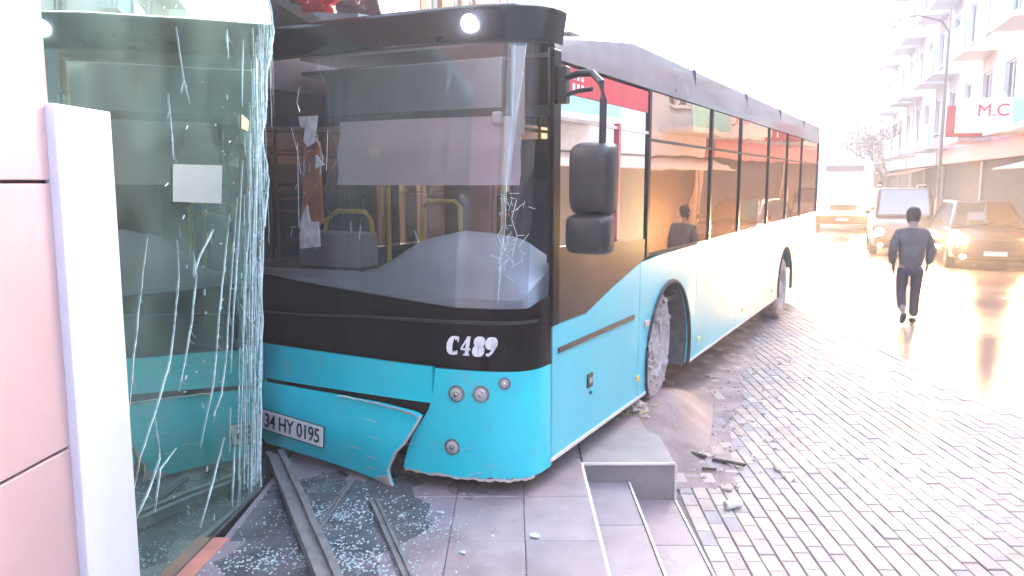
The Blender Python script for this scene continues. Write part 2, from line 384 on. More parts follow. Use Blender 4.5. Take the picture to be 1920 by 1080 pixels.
MB().grid(lambda u, v: bfn(.0+.14*u*(1-v*.8)+.004*sin(v*20), .0+.16*v, .004), 10, 6, (.01, 0, 0)).build('torn_edge', M['rawedge'], bus)
MB().tube([bfn(0, v/8, .003) for v in range(9)], .008, 6).build('torn_edge', M['rawedge'], bus)
for i in range(5):
    u0, v0 = R.uniform(.02, .3), R.uniform(.1, .8); l = R.uniform(.03, .12); a = R.uniform(-.5, .5)
    MB().tube([bfn(u0+l*q, v0+a*l*q, .0015) for q in (0, .3, .6, 1)], [.0008, .0016, .0014, .0005], 4).build('scratch', M['rawedge'], bus)
for i in range(5):
    t0_, z0_ = R.uniform(.08, .7), R.uniform(.32, .6); l = R.uniform(.04, .16)
    MB().tube([fp(t0_+l*q, z0_-.3*l*q, .0035) for q in (0, .3, .6, 1)], [.0006, .0014, .0012, .0005], 4).build('scratch', M['rawedge'], bus)
# dark hollow behind the front
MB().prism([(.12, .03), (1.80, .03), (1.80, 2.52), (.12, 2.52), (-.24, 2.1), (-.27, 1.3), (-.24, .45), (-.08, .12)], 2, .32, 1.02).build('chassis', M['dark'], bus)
# mask, chrome line, windscreen, visor
fpatch('front_mask', .0, 2.55, mask_lo, ws_lo, M['black'], nu=80, nv=6)
fpatch('mask_moulding', .01, 2.54, lambda t: lerp([(0, 1.225), (.3, 1.225), (1, 1.215), (1.6, 1.185), (2.54, 1.17)], t), lambda t: lerp([(0, 1.245), (.3, 1.245), (1, 1.23), (1.6, 1.197), (2.54, 1.18)], t), M['plast'], o=.012, th=.012, nu=60, nv=1)
ws = fpatch('windscreen', .045, 2.5, lambda t: ws_lo(t)+.004, 2.855, M['wsglass'], o=-.006, th=.0, nu=70, nv=20)
ws.data.clear_geometry() if False else None
# windscreen rebuilt as one skin so that it stays a single clean sheet
bpy.data.objects.remove(ws)
wsf = lambda u, v: (lambda t: fp(t, ws_lo(t)+.004+(2.855-ws_lo(t)-.004)*v, -.006))(.045+2.455*u)
ws = MB().grid(wsf, 70, 20).build('windscreen', M['wsglass'], bus, smooth=True)
def wline(pts, w, m, name, parent=ws, o=.004):
    g = MB(); g.tube([fp(t, z, o) for t, z in pts], w, 5); return g.build(name, m, parent)
for pts in ([(.155, 2.83), (.15, 2.4), (.165, 2.05), (.16, 1.8), (.175, 1.62), (.18, 1.36)], [(.11, 1.95), (.13, 1.84), (.10, 1.74), (.12, 1.62)], [(.17, 1.8), (.2, 1.74), (.16, 1.66), (.19, 1.58)],
            [(.05, 1.75), (.09, 1.68), (.07, 1.6), (.12, 1.56)], [(1.2, 1.80), (1.19, 1.74)], [(1.12, 1.78), (1.125, 1.7)], [(.72, 1.76), (.69, 1.70), (.71, 1.66)], [(1.72, 2.4), (1.66, 2.25), (1.62, 2.1)],
            [(1.66, 2.66), (1.68, 2.56), (1.65, 2.5)], [(1.41, 2.38), (1.408, 2.2), (1.41, 2.12)], [(1.66, 2.3), (1.64, 2.0), (1.62, 1.75)], [(1.50, 2.35), (1.44, 2.2), (1.46, 2.1)], [(.10, 2.83), (.115, 2.6), (.14, 2.4)]):
    wline(pts, .0016, M['frost'], 'crack')
g = MB()
for i in range(60):
    t, z = (R.gauss(.15, .035), R.uniform(1.5, 2.0)) if i < 45 else (R.gauss(1.57, .06), R.uniform(1.6, 2.4))
    a = R.uniform(0, 6.3); l = R.uniform(.015, .05)
    p = [fp(max(.03, t+cos(a)*l*q), z+sin(a)*l*q*1.6, .004) for q in (0, .5, 1)]; g.tube(p, .0011, 4)
g.build('fracture_web', M['frost'], ws, kind='stuff')
M['flap'] = mat('torn_film', (.34, .32, .31), .5, var=.3, scale=20)
# punched hole with torn orange foam
o = MB()
poly = [(1.46, 1.78), (1.64, 1.76), (1.635, 2.05), (1.63, 2.28), (1.585, 2.36), (1.52, 2.30), (1.50, 2.1)]
o.v += [fp(t, z, -.03) for t, z in poly]+[fp(t, z, -.06) for t, z in poly]; k = len(poly)
o.f += [tuple(range(k)), tuple(range(k, 2*k))[::-1]]+[(i, (i+1) % k, k+(i+1) % k, k+i) for i in range(k)]
o.build('torn_foam', M['orange'], bus)
for poly in ([(1.52, 2.30), (1.50, 2.47), (1.66, 2.47), (1.64, 2.40), (1.60, 2.40), (1.61, 2.31), (1.57, 2.27)], [(1.44, 1.64), (1.60, 1.62), (1.61, 1.80), (1.56, 1.90), (1.53, 1.79), (1.46, 1.80)], [(1.43, 2.16), (1.5, 2.22), (1.5, 2.13)]):
    o = MB(); k = len(poly); o.v += [fp(t, z, .006) for t, z in poly]+[fp(t, z, -.004) for t, z in poly]
    o.f += [tuple(range(k)), tuple(range(k, 2*k))[::-1]]+[(i, (i+1) % k, k+(i+1) % k, k+i) for i in range(k)]
    o.build('glass_flap', M['flap'], bus)
def vfn(u, v):
    t = 2.55*(1-cos(pi*u))/2
    if v < .72: z = 2.857+v/.72*.20; return fp(t, z, .012)
    k = (v-.72)/.28; p = fp(t, 3.057, .012); return (p[0]+.50*(1-cos(k*pi/2))*1.0, p[1]+(1.275-p[1])*.05*k, 3.057+.065*sin(k*pi/2))
MB().grid(vfn, 70, 14).build('roof_visor', M['black'], bus, smooth=True)
fpatch('visor_gap', .02, 2.53, 2.845, 2.858, M['ink'], o=.006, th=.01, nu=60, nv=1)
MB().lathe([(.045, 0), (.045, .02), (.03, .03)], 20, Matrix.Translation(fp(.42, 2.962, .02)) @ Matrix.Rotation(-pi/2, 4, 'Y')).build('marker_lamp', M['marker'], bus, smooth=True)
# head lamps
def lamp(t, z, r):
    n = Vector((-1, (sf(t+.01)-sf(t-.01))/.02, 0)).normalized(); p = Vector(fp(t, z, 0))
    Mx = Matrix.Translation(p) @ n.to_track_quat('Z', 'Y').to_matrix().to_4x4()
    hl = MB().lathe([(r*.84, -.02), (r*.84, .012), (r, .012), (r*1.03, 0), (r*1.03, -.01)], 28, Mx, cap=False).build('headlight', M['lensring'], bus, smooth=True)
    MB().lathe([(r*.84, .000), (r*.6, .009), (r*.25, .013), (.001, .014)], 28, Mx, cap=False).build('lens', M['lens'], hl, smooth=True)
    MB().lathe([(r*.35, .014), (r*.3, .02), (.001, .023)], 16, Mx, cap=False).build('bulb_cap', M['chrome'], hl, smooth=True)
for t, z, r in ((.425, .80, .047), (.275, .808, .047), (.145, .875, .033), (.455, .468, .045), (2.12, .80, .047), (2.27, .80, .047), (2.1, .468, .045)): lamp(t, z, r*1.08)
# number plate and fleet number
def textobj(s, size, m, parent, name, depth=.002, off=0, shear=0, sx=1, loc=(0, 0, 0), rot=(0, 0, 0), sp=1):
    c = bpy.data.curves.new(name, 'FONT'); c.body = s; c.size = size; c.extrude = depth; c.offset = off; c.shear = shear; c.align_x = 'CENTER'; c.align_y = 'CENTER'; c.space_character = sp
    tmp = bpy.data.objects.new(name, c); COL.objects.link(tmp); bpy.context.view_layer.update()
    me = bpy.data.meshes.new_from_object(tmp.evaluated_get(bpy.context.evaluated_depsgraph_get())); bpy.data.objects.remove(tmp)
    me.materials.clear(); me.materials.append(m); o = bpy.data.objects.new(name, me); COL.objects.link(o)
    o.parent = parent; o.location = loc; o.rotation_euler = rot; o.scale = (sx, 1, 1); return o
tc_, zc_ = 1.705, .435
pm = Vector(bfn(.75, .42)); e1 = Vector(bfn(.63, .42)); n = Vector((0, 0, 1)).cross(e1-pm).normalized()
pl = empty('number_plate', (0, 0, 0)); pl.parent = bus
pA, pB = Vector(bfn(.93, .5, .012)), Vector(bfn(.68, .5, .012))
mid = Vector((0, -.035, 0))+(Vector(fp(1.995, .455, .066))+Vector(fp(1.405, .42, .075)))/2
xd = (Vector(fp(1.405, .415, .075))-Vector(fp(1.995, .457, .066))); wid = xd.length; xd.normalize()
nd = xd.cross(Vector((0, 0, 1))).normalized()
if nd.x > 0: nd = -nd
yd = nd.cross(xd).normalized()
mx = Matrix((xd, yd, nd)).transposed().to_4x4(); mx.translation = mid+Vector((0, 0, .0))
pl.matrix_local = mx
MB().box((0, 0, 0), (wid, .135, .006)).build('plate_board', M['white'], pl, bevel=.004)
MB().box((0, 0, -.003), (wid+.012, .147, .006)).build('plate_frame', M['ink'], pl)
MB().box((-wid/2+.022, 0, .0035), (.036, .125, .003)).build('blue_strip', M['blue'], pl)
textobj('34 HY 0195', .135, M['ink'], pl, 'plate_number', .0015, .0015, sx=.79, loc=(.018, -.004, .004), sp=.97)
def glyphs():
    m = MB()
    def rib(pts, w):
        n = len(m.v); N_ = len(pts)
        for i, p in enumerate(pts):
            a_ = pts[max(0, i-1)]; b_ = pts[min(N_-1, i+1)]
            if pts[0] == pts[-1] and i in (0, N_-1): a_, b_ = pts[-2], pts[1]
            d = Vector((b_[0]-a_[0], b_[1]-a_[1])); d.normalize(); k_ = w(i/(N_-1), d) if callable(w) else w
            for z_ in (0, .002): m.v.append((p[0]-d.y*k_, p[1]+d.x*k_, z_)); m.v.append((p[0]+d.y*k_, p[1]-d.x*k_, z_))
        for i in range(N_-1):
            q = n+i*4; m.f.extend([(q+2, q+3, q+7, q+6), (q, q+4, q+5, q+1), (q, q+2, q+6, q+4), (q+1, q+5, q+7, q+3)])
    def ell(cx, cy, rx, ry, a0, a1, n=22): return [(cx+rx*cos(radians(a0+(a1-a0)*i/n)), cy+ry*sin(radians(a0+(a1-a0)*i/n))) for i in range(n+1)]
    fat = lambda t, d: .0055+.0125*abs(d.y)**2
    rib(ell(-.112, 0, .026, .052, 50, 310), fat); rib([(-.090, .055), (-.090, .022)], .004); rib([(-.090, -.055), (-.090, -.03)], .004)
    rib([(-.030, .058), (-.030, -.052)], .011); rib([(-.032, .056), (-.066, -.018)], .005); rib([(-.068, -.020), (-.010, -.020)], .006); rib([(-.048, -.054), (-.012, -.054)], .005)
    rib(ell(.038, .028, .016, .027, 0, 360), fat); rib(ell(.038, -.027, .019, .030, 0, 360), fat)
    rib(ell(.110, .022, .019, .033, 0, 360), fat); rib([(.128, .022), (.127, -.01), (.116, -.036), (.094, -.054)], .009); rib(ell(.093, -.047, .004, .004, 0, 360, 8), .005)
    m.v = [(x+.14*y, y, z) for x, y, z in m.v]; return m
fn_ = glyphs().build('fleet_number', M['white'], bus)
a, b = Vector(fp(.47, 1.095, .008)), Vector(fp(.175, 1.095, .008)); xd = (b-a).normalized(); nd = xd.cross(Vector((0, 0, 1))).normalized(); nd = nd if nd.x < 0 else -nd
mx = Matrix((xd, nd.cross(xd), nd)).transposed().to_4x4(); mx.translation = (a+b)/2 + nd*.012; mx = mx @ Matrix.Diagonal((1.02, .98, 1, 1)); fn_.matrix_local = mx

# side panels (outer skin on t = 0)
def spanel(name, poly, m, t0=0.0, t1=.03, bevel=.003, **k): return MB().prism([(p[0], p[1]) for p in poly], 1, t0, t1).build(name, m, bus, bevel=bevel, seg=1, **k)
def arc(cs, cz, r, a0, a1, n=18): return [(cs+r*cos(radians(a0+(a1-a0)*i/n)), cz+r*sin(radians(a0+(a1-a0)*i/n))) for i in range(n+1)]
AC, AZ, AR = 2.56, .52, .66
s0 = .055
spanel('side_panel', [(s0, .315), (1.715, .315), (1.715, 1.415), (1.10, 1.285), (.62, 1.172), (s0, 1.172)], M['cyan2'])
spanel('side_panel', [(1.725, .315), (AC-sqrt(AR**2-(AZ-.315)**2), .315)] + arc(AC, AZ, AR, 198, 0, 22)[0:] + [(AC+sqrt(AR**2-(AZ-.315)**2), .315), (3.42, .315), (3.42, 1.447), (2.25, 1.44), (1.725, 1.417)], M['cyan2'])
for a, b in ((3.43, 5.2), (5.21, 6.6), (6.61, 7.98)): spanel('side_panel', [(a, .315), (b, .315), (b, 1.452+b*.004), (a, 1.452+a*.004)], M['cyan2'])
RC = 8.75
spanel('side_panel', [(7.99, .315), (RC-.62, .315)] + arc(RC, .42, .62, 190, -10, 18) + [(RC+.62, .315), (9.7, .315), (9.7, 1.49), (7.99, 1.484)], M['cyan2'])
spanel('side_panel', [(9.71, .34), (12.1, .40), (12.1, 1.50), (9.71, 1.49)], M['cyan2'])
MB().box((.87, -.006, 1.008), (1.42, .010, .034)).build('rubbing_strip', M['plast'], bus)
for a, b in ((.06, 1.9), (3.2, 8.1), (9.4, 12.0)): MB().box(((a+b)/2, -.003, .325), (b-a, .012, .022)).build('skirt_trim', M['nosing'], bus)
MB().tube([(p[0], -.002, p[1]) for p in arc(AC, AZ, AR, 200, -20, 26)], .018, 8).build('arch_lip', M['rubber'], bus, smooth=True)
MB().tube([(p[0], -.002, p[1]) for p in arc(RC, .42, .62, 190, -10, 22)], .018, 8).build('arch_lip', M['rubber'], bus, smooth=True)
w = MB()
pts = arc(AC, AZ, AR+.01, 200, -20, 16); w.grid(lambda u, v: (lambda p: (p[0], .03+.6*v, p[1]))(pts[min(16, int(round(u*16)))]), 16, 1); w.prism(pts, 1, .6, .63)
w.build('wheel_well', M['well'], bus)
# flap, reflectors, catches
fl = MB().box((.69, -.003, .70), (.10, .012, .10)).build('fuel_flap', M['plast'], bus, bevel=.006)
MB().box((.69, -.011, .70), (.05, .006, .035)).build('latch', M['rim'], fl)
MB().lathe([(.012, 0), (.012, .01), (.001, .012)], 10, Matrix.Translation((.70, -.002, .61)) @ Matrix.Rotation(pi/2, 4, 'X')).build('lock', M['plast'], bus)
MB().box((1.90, -.006, .905), (.10, .014, .05)).build('side_reflector', mat('pink_reflector', (.75, .40, .38), .3), bus, bevel=.006)
AMB = mat('amber_reflector', (.85, .55, .10), .25)
for s_ in (1.69, 3.55, 5.6, 7.6): MB().box((s_, -.006, .49), (.06, .014, .045)).build('side_reflector', AMB, bus, bevel=.006)
# perforated white halftone along the belt
g = MB()
for i in range(44):
    for j in range(4):
        s_ = 2.30+i*.062+j*.02; z = 1.425-j*.030+.002*i*.1; k = .019*(1-i/60)*(1-.12*j)
        n = len(g.v); g.v += [(s_-k+.006, -.0015, z-k*.6), (s_+k-.006, -.0015, z-k*.6), (s_+k+.008, -.0015, z+k*.6), (s_-k+.008, -.0015, z+k*.6)]; g.f.append((n, n+1, n+2, n+3))
g.build('halftone_print', M['white'], bus, kind='stuff')
# side glazing
spanel('driver_panel', [(s0, 1.178), (.615, 1.178), (1.10, 1.291), (1.86, 1.452), (1.86, 1.60), (s0+.05, 1.66)], M['brownblk'], -.002, .03)
def pane(name, a, b, z0, z1, m): return MB().grid(lambda u, v: (a+(b-a)*u, .008, z0+(z1-z0)*v), 6, 4).build(name, m, bus)
pane('driver_window', .17, 1.15, 1.66, 2.42, M['clearglass']); pane('driver_window', 1.20, 1.84, 1.60, 2.42, M['clearglass']); pane('driver_window', .15, 1.84, 2.44, 2.74, M['clearglass'])
MB().box((.99, .004, 2.43), (1.7, .02, .022)).build('window_sash', M['chrome'], bus)
MB().box((1.175, .0, 2.05), (.05, .022, .82)).build('window_post', M['redrefl'], bus)
MB().box((.11, .004, 2.0), (.11, .03, 1.65)).build('corner_post', M['black'], bus, bevel=.01)
posts = [1.87, 3.86, 5.22, 6.98, 8.5, 9.95, 12.02]
for p in posts: MB().box((p, .006, 2.11), (.055, .03, 1.32)).build('window_post', M['black'], bus)
for a, b in zip(posts, posts[1:]):
    pane('side_window', a+.028, b-.028, 1.46, 2.37, M['sideglass']); pane('side_window', a+.028, b-.028, 2.39, 2.76, M['sideglass'])
    MB().box(((a+b)/2, .004, 2.38), (b-a-.06, .018, .02)).build('window_sash', M['rubber'], bus)
MB().box((7.0, .012, 1.462), (10.3, .02, .03)).build('window_seal', M['rubber'], bus)
# roof fairing: starts low behind the visor and ramps up
top = [(.12, 2.90), (1.5, 3.085), (12.1, 3.10)]
def ffn(u, v):
    s_ = .10+12.0*u**1.6; zt = lerp(top, s_); z = 2.768+(zt-2.768)*min(1, v/.8)
    t = -.004+.03*(min(1, v/.8))**2+(.14*(v-.8)/.2 if v > .8 else 0)
    return (s_, t, z+(.012 if v > .8 else 0))
MB().grid(ffn, 60, 8).build('roof_fairing', M['fascia'], bus, smooth=True)
MB().box((6.3, 1.275, 3.0), (11.4, 2.3, .03)).build('roof', M['fascia'], bus)
for s_ in (3.2, 5.5, 7.8, 10.1):
    MB().box((s_, .018, 2.93), (.006, .03, .30)).build('fairing_joint', M['ink'], bus)
# off side and back
MB().box((6.1, 2.54, .88), (12.0, .02, 1.12)).build('side_panel', M['cyan2'], bus)
MB().box((6.1, 2.54, 2.92), (12.0, .02, .33)).build('roof_fairing', M['fascia'], bus)
for a, b in zip([.2, 1.5, 3.9, 5.6, 7.4, 9.2, 10.8], [1.45, 3.85, 5.55, 7.35, 9.15, 10.75, 12.0]): MB().grid(lambda u, v: (a+(b-a)*u, 2.54, 1.46+1.3*v), 1, 1).build('side_window', M['sideglass'], bus)
for a in (1.475, 3.875, 5.575, 7.375, 9.175, 10.775): MB().box((a, 2.54, 2.1), (.05, .03, 1.3)).build('window_post', M['black'], bus)
MB().box((6.1, 2.515, .92), (11.8, .02, 1.06)).build('inner_lining', M['interior'], bus); MB().box((5.78, .05, .92), (4.7, .02, 1.04)).build('inner_lining', M['interior'], bus)
MB().box((12.12, 1.275, 1.72), (.04, 2.54, 2.7)).build('rear_wall', M['cyan2'], bus)
MB().box((12.0, 1.275, 3.0), (.3, 2.4, .2)).build('rear_cap', M['fascia'], bus, bevel=.05)
# interior
MB().box((6.2, 1.275, .99), (11.6, 2.4, .04)).build('cabin_floor', M['interior'], bus)
MB().box((6.4, 1.275, 2.9), (11.4, 2.46, .03)).build('ceiling', M['interior'], bus)
def dfn(u, v):
    t = .08+2.40*u; d = .16+lerp([(0, .55), (.6, .85), (1.0, .75), (1.32, .30), (2.5, .3)], t)*v
    z = lerp([(0, 1.36), (1.2, 1.37), (1.4, 1.43), (2.5, 1.43)], t)+lerp([(.0, .0), (.12, .20), (.35, .33), (.75, .36), (1.0, .30), (1.2, .12), (1.35, .03), (2.5, .0)], t)*sin(v*pi*.62)
    return (sf(t)+.02+d*.95-.12, t, z)
MB().grid(dfn, 40, 10, (0, 0, -.25)).build('dashboard', M['dash'], bus, smooth=True)
bx = MB(); bx.box((.15, 1.72, 1.58), (.22, .55, .24)); bx.build('ticket_machine', mat('grey_box', (.34, .32, .31), .6), bus, bevel=.02)
MB().lathe([(.20, -.012), (.215, 0), (.20, .012), (.19, 0), (.20, -.012)], 32, Matrix.Translation((.55, .72, 1.50)) @ Matrix.Rotation(radians(-55), 4, 'Y'), cap=False).build('steering_wheel', M['plast'], bus, smooth=True)
seatb = MB(); seatb.box((1.35, .70, 1.72), (.14, .50, .72)); seatb.box((1.12, .7, 1.38), (.5, .5, .14)); seatb.build('driver_seat', M['seat'], bus, bevel=.05)
MB().box((1.75, .62, 1.75), (.04, 1.1, 1.3)).build('cab_partition', M['interior'], bus)
MB().box((.33, 1.2, 2.66), (.06, 1.46, .36)).build('destination_display', M['display'], bus, bevel=.01)
MB().box((.16, 1.2, 2.475), (.12, 2.3, .06)).build('header_rail', M['ink'], bus)
MB().grid(lambda u, v: (lambda t: fp(t, 2.03-.04*(t < .5)*0+.40*v, -.07-.01*sin(v*9)))(.13+1.25*u), 30, 6, (.004, 0, 0)).build('sun_blind', M['blind'], bus, smooth=True)
MB().box((.22, .06, 2.2), (.10, .05, 1.3)).build('pillar_trim', M['plast'], bus)
MB().grid(lambda u, v: fp(.125+.065*u-.02*(1-v), 2.32+.51*v, -.04), 2, 4, (.01, 0, 0)).build('pillar_cover', M['cream'], bus)
MB().box(fp(.255, 2.42, -.05), (.05, .06, .07)).build('camera_reflection', M['white'], bus, bevel=.015)  # white box stands in for a camera reflected in the windscreen
MB().lathe([(.035, 0), (.014, .12), (.006, .24), (.001, .25)], 12, Matrix.Translation((.06, .33, 1.40))).build('red_cone', M['redp'], bus, smooth=True)
sdp = MB().prism([(.17, 2.585), (1.82, 2.585), (1.82, 2.745), (.17, 2.745)], 1, -.002, .004).build('side_display', M['redp'], bus)
for i, (h1, w1) in enumerate(((.03, .05), (.05, .06))):
    for q in range(3): MB().box((.36+q*.07, -.004, 2.69-i*.055), (.035, .003, h1*.8)).build('display_letter', M['white'], sdp)
rails = [((.62, 1.62, 1.0), (.62, 1.62, 2.85)), ((1.75, 1.25, 1.0), (1.75, 1.25, 2.85)), ((2.6, 1.8, 1.0), (2.6, 1.8, 2.85)), ((3.6, .75, 1.0), (3.6, .75, 2.85)), ((3.6, 1.8, 1.0), (3.6, 1.8, 2.85)), ((5.2, .75, 1.0), (5.2, .75, 2.85)), ((7.2, .75, 1.0), (7.2, .75, 2.85)), ((9, .75, 1.0), (9, .75, 2.85))]
for a, b in rails: MB().tube([a, b], .018, 10).build('grab_rail', M['yellow'], bus, smooth=True)
for y in (.75, 1.85): MB().tube([(2, y, 2.6), (11, y, 2.6)], .018, 10).build('grab_rail', M['yellow'], bus, smooth=True)
MB().tube([(.25, 1.95, 1.62), (.25, 1.90, 1.78), (.25, 1.8, 1.84), (.25, 1.55, 1.84), (.25, 1.50, 1.78), (.25, 1.48, 1.6)], .018, 8).build('grab_rail', M['yellow'], bus, smooth=True)
MB().tube([(.9, 1.52, 1.3), (.9, 1.50, 1.86), (.9, 1.46, 1.9), (.9, 1.2, 1.9), (.9, 1.16, 1.86), (.9, 1.15, 1.3)], .02, 8).build('grab_rail', M['yellow'], bus, smooth=True)
for z_ in (1.75, 1.88, 2.02): MB().box((2.2, 1.05, z_), (.05, .85, .03)).build('partition_slat', M['wood'], bus)
MB().box((2.25, 1.9, 1.75), (.05, .5, 1.5)).build('cab_panel', M['wood'], bus)
for s_ in (2.9, 3.8, 4.7, 5.6, 6.5, 7.4, 9.3, 10.2, 11.1):
    for y in (.42, 2.12):
        st_ = MB(); st_.box((s_, y, 1.62), (.08, .78, .62)); st_.box((s_-.22, y, 1.36), (.42, .78, .09)); st_.build('passenger_seat', M['seat'], bus, bevel=.03)
# mirrors
mr_ = empty('wing_mirror'); mr_.parent = bus
MB().box((.14, -.03, 2.62), (.07, .07, .22)).build('mirror_mount', M['plast'], mr_, bevel=.012)
MB().tube([(.13, -.05, 2.66), (.07, -.16, 2.67), (.01, -.27, 2.66), (-.03, -.34, 2.60), (-.045, -.36, 2.50), (-.05, -.36, 2.25)], .021, 10).build('mirror_arm', M['plast'], mr_, smooth=True)
MB().tube([(.13, -.05, 2.56), (.05, -.17, 2.57), (.0, -.27, 2.57)], .014, 8).build('mirror_arm', M['plast'], mr_, smooth=True)
def shell(c, d):
    def fn(u, v):
        a = 2*pi*u; x = cos(a); y = sin(a); e = .38
        px = math.copysign(abs(x)**e, x)*d[1]/2; pz = math.copysign(abs(y)**e, y)*d[2]/2
        k = [1, .99, .93, .80, .45, .0][int(round(v*5))]; dep = [0, .35, .7, .9, 1, 1.02][int(round(v*5))]
        return (c[0]+d[0]/2-dep*d[0], c[1]+px*k, c[2]+pz*k)
    return MB().grid(fn, 36, 5)
MB().box((0, 0, 0), (1, 1, 1))
sh = shell((-.06, -.30, 2.065), (.16, .268, .42)).build('mirror_housing', M['plast'], mr_, smooth=True)
MB().box((.022, -.30, 2.065), (.006, .24, .39)).build('mirror_glass', M['chrome'], sh)
sh = shell((-.08, -.29, 1.755), (.15, .268, .235)).build('mirror_housing', M['plast'], mr_, smooth=True)
MB().box((-.003, -.29, 1.755), (.006, .24, .20)).build('mirror_glass', M['chrome'], sh)
MB().tube([(-.03, -.30, 1.82), (-.03, -.30, 1.90)], .02, 8).build('mirror_link', M['plast'], mr_)
M['clod'] = mat('dried_mud', (.55, .48, .45), .95, var=.25, scale=20)
# wheels
def wheel(s_, y, z, steer, mt):
    w = empty('wheel'); w.parent = bus; w.location = (s_, y, z); w.rotation_euler = (0, 0, steer)
    Mx = Matrix.Rotation(pi/2, 4, 'X')
    prof = [(.29, -.13), (.40, -.145), (.455, -.14), (.475, -.12)]
    for g_ in range(4):
        a = -.11+g_*.055; prof += [(.48, a), (.48, a+.04), (.466, a+.044), (.466, a+.051)]
    prof += [(.48, .11), (.475, .12), (.455, .14), (.40, .145), (.29, .13)]
    ty = MB().lathe(prof, 56, Mx, cap=False).build('tyre', mt, w, smooth=True)
    rimo = MB().lathe([(.001, .12), (.10, .125), (.12, .09), (.2, .08), (.27, .10), (.29, .13), (.30, .135)], 32, Mx, cap=False).build('rim', M['rim'], w, smooth=True)
    nb = MB()
    for k in range(10):
        a = 2*pi*k/10; nb.lathe([(.014, 0), (.014, .03), (.001, .034)], 6, Mx @ Matrix.Translation((.15*cos(a), .15*sin(a), .02)))
    nb.build('wheel_nuts', M['rim'], rimo, kind='stuff')
    return w
wheel(2.44, .215, .625, radians(3), M['tyre'])
w0 = [o for o in bus.children if o.name == 'wheel'][0]
g = MB()
for i in range(130):
    a, r_ = R.uniform(0, 6.28), R.uniform(.05, .46); s_ = R.uniform(.006, .026); g.box((r_*cos(a), -.145+R.uniform(-.004, .012)+.03*(r_ < .27), r_*sin(a)), (s_*2, s_*.8, s_*1.5), a)
link('dried_mud', g.mesh(), M['clod'], w0, kind='stuff')
wheel(RC, .18, .38, 0, M['tyre']); wheel(2.5, 2.36, .625, radians(28), M['tyre']); wheel(RC, 2.36, .38, 0, M['tyre'])

# ------------------------------------------------------------ the shop front on the left
A = atan(.06); GX, GY = -1.52, 5.0
shop = empty('shop_building', (GX, GY, 0), pi/2-A, label='pink clad shop with a shattered front window the bus hit', cat='building')
# local axes of shop: x = along the facade (away from the camera), y = into the shop, z = up
SG = 2.07   # post start
def sbox(name, x0, x1, y0, y1, z0, z1, m, bevel=0, parent=shop, **k): return MB().box(((x0+x1)/2, (y0+y1)/2, (z0+z1)/2), (x1-x0, y1-y0, z1-z0)).build(name, m, parent, bevel=bevel, **k)
sbox('facade_core', -7.5, -2.13, .03, .3, -.1, 9, M['joint'])
zs = [-.1, 1.07, 2.05, 3.03, 4.0, 5.0, 6.0, 7.0]
for zi in range(7):
    for xi in range(5):
        x1 = -2.10-xi*1.05; sbox('cladding_panel', x1-1.04, x1, 0.0, .035, zs[zi]+.006, zs[zi+1]-.006, M['clad'], bevel=.004)
sbox('door_post', -2.125, -1.765, -.035, .02, .0, 2.325, M['whitep'], bevel=.006)
sbox('kickboard', -2.6, -.98, -.085, .0, .10, .19, M['salmon'], bevel=.006)
sbox('sill', -1.765, -.30, .0, .05, .183, .197, M['alu'])
sbox('fascia_board', -2.1, .2, .0, .3, 3.30, 9, M['clad'])
# interior that dimly shows through the window
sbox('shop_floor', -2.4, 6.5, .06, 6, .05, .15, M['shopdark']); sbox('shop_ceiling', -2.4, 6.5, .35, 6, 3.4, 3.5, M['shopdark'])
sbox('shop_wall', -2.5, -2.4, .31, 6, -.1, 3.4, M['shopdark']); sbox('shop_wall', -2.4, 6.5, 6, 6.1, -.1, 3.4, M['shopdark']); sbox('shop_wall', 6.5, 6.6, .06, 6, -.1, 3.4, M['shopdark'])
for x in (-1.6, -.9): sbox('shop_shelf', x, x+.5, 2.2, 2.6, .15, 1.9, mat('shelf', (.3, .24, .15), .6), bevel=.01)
edge = [(.17, 3.172), (.215, 2.987), (.162, 2.848), (.051, 2.672), (.051, 2.511), (-.043, 2.311), (.011, 2.152), (.024, 2.02), (-.049, 1.858), (-.115, 1.665), (-.15, 1.45), (-.174, 1.212), (-.219, .889), (-.272, .569), (-.305, .20)]
ed = []
for (a, b), (c, d) in zip(edge, edge[1:]):
    for q in range(3): ed.append((a+(c-a)*q/3+R.uniform(-.012, .012), b+(d-b)*q/3))
ed.append(edge[-1])
poly = [(.19, 3.30)]+ed+[(-2.12, .20), (-2.12, 3.30)]
pane_ = MB()
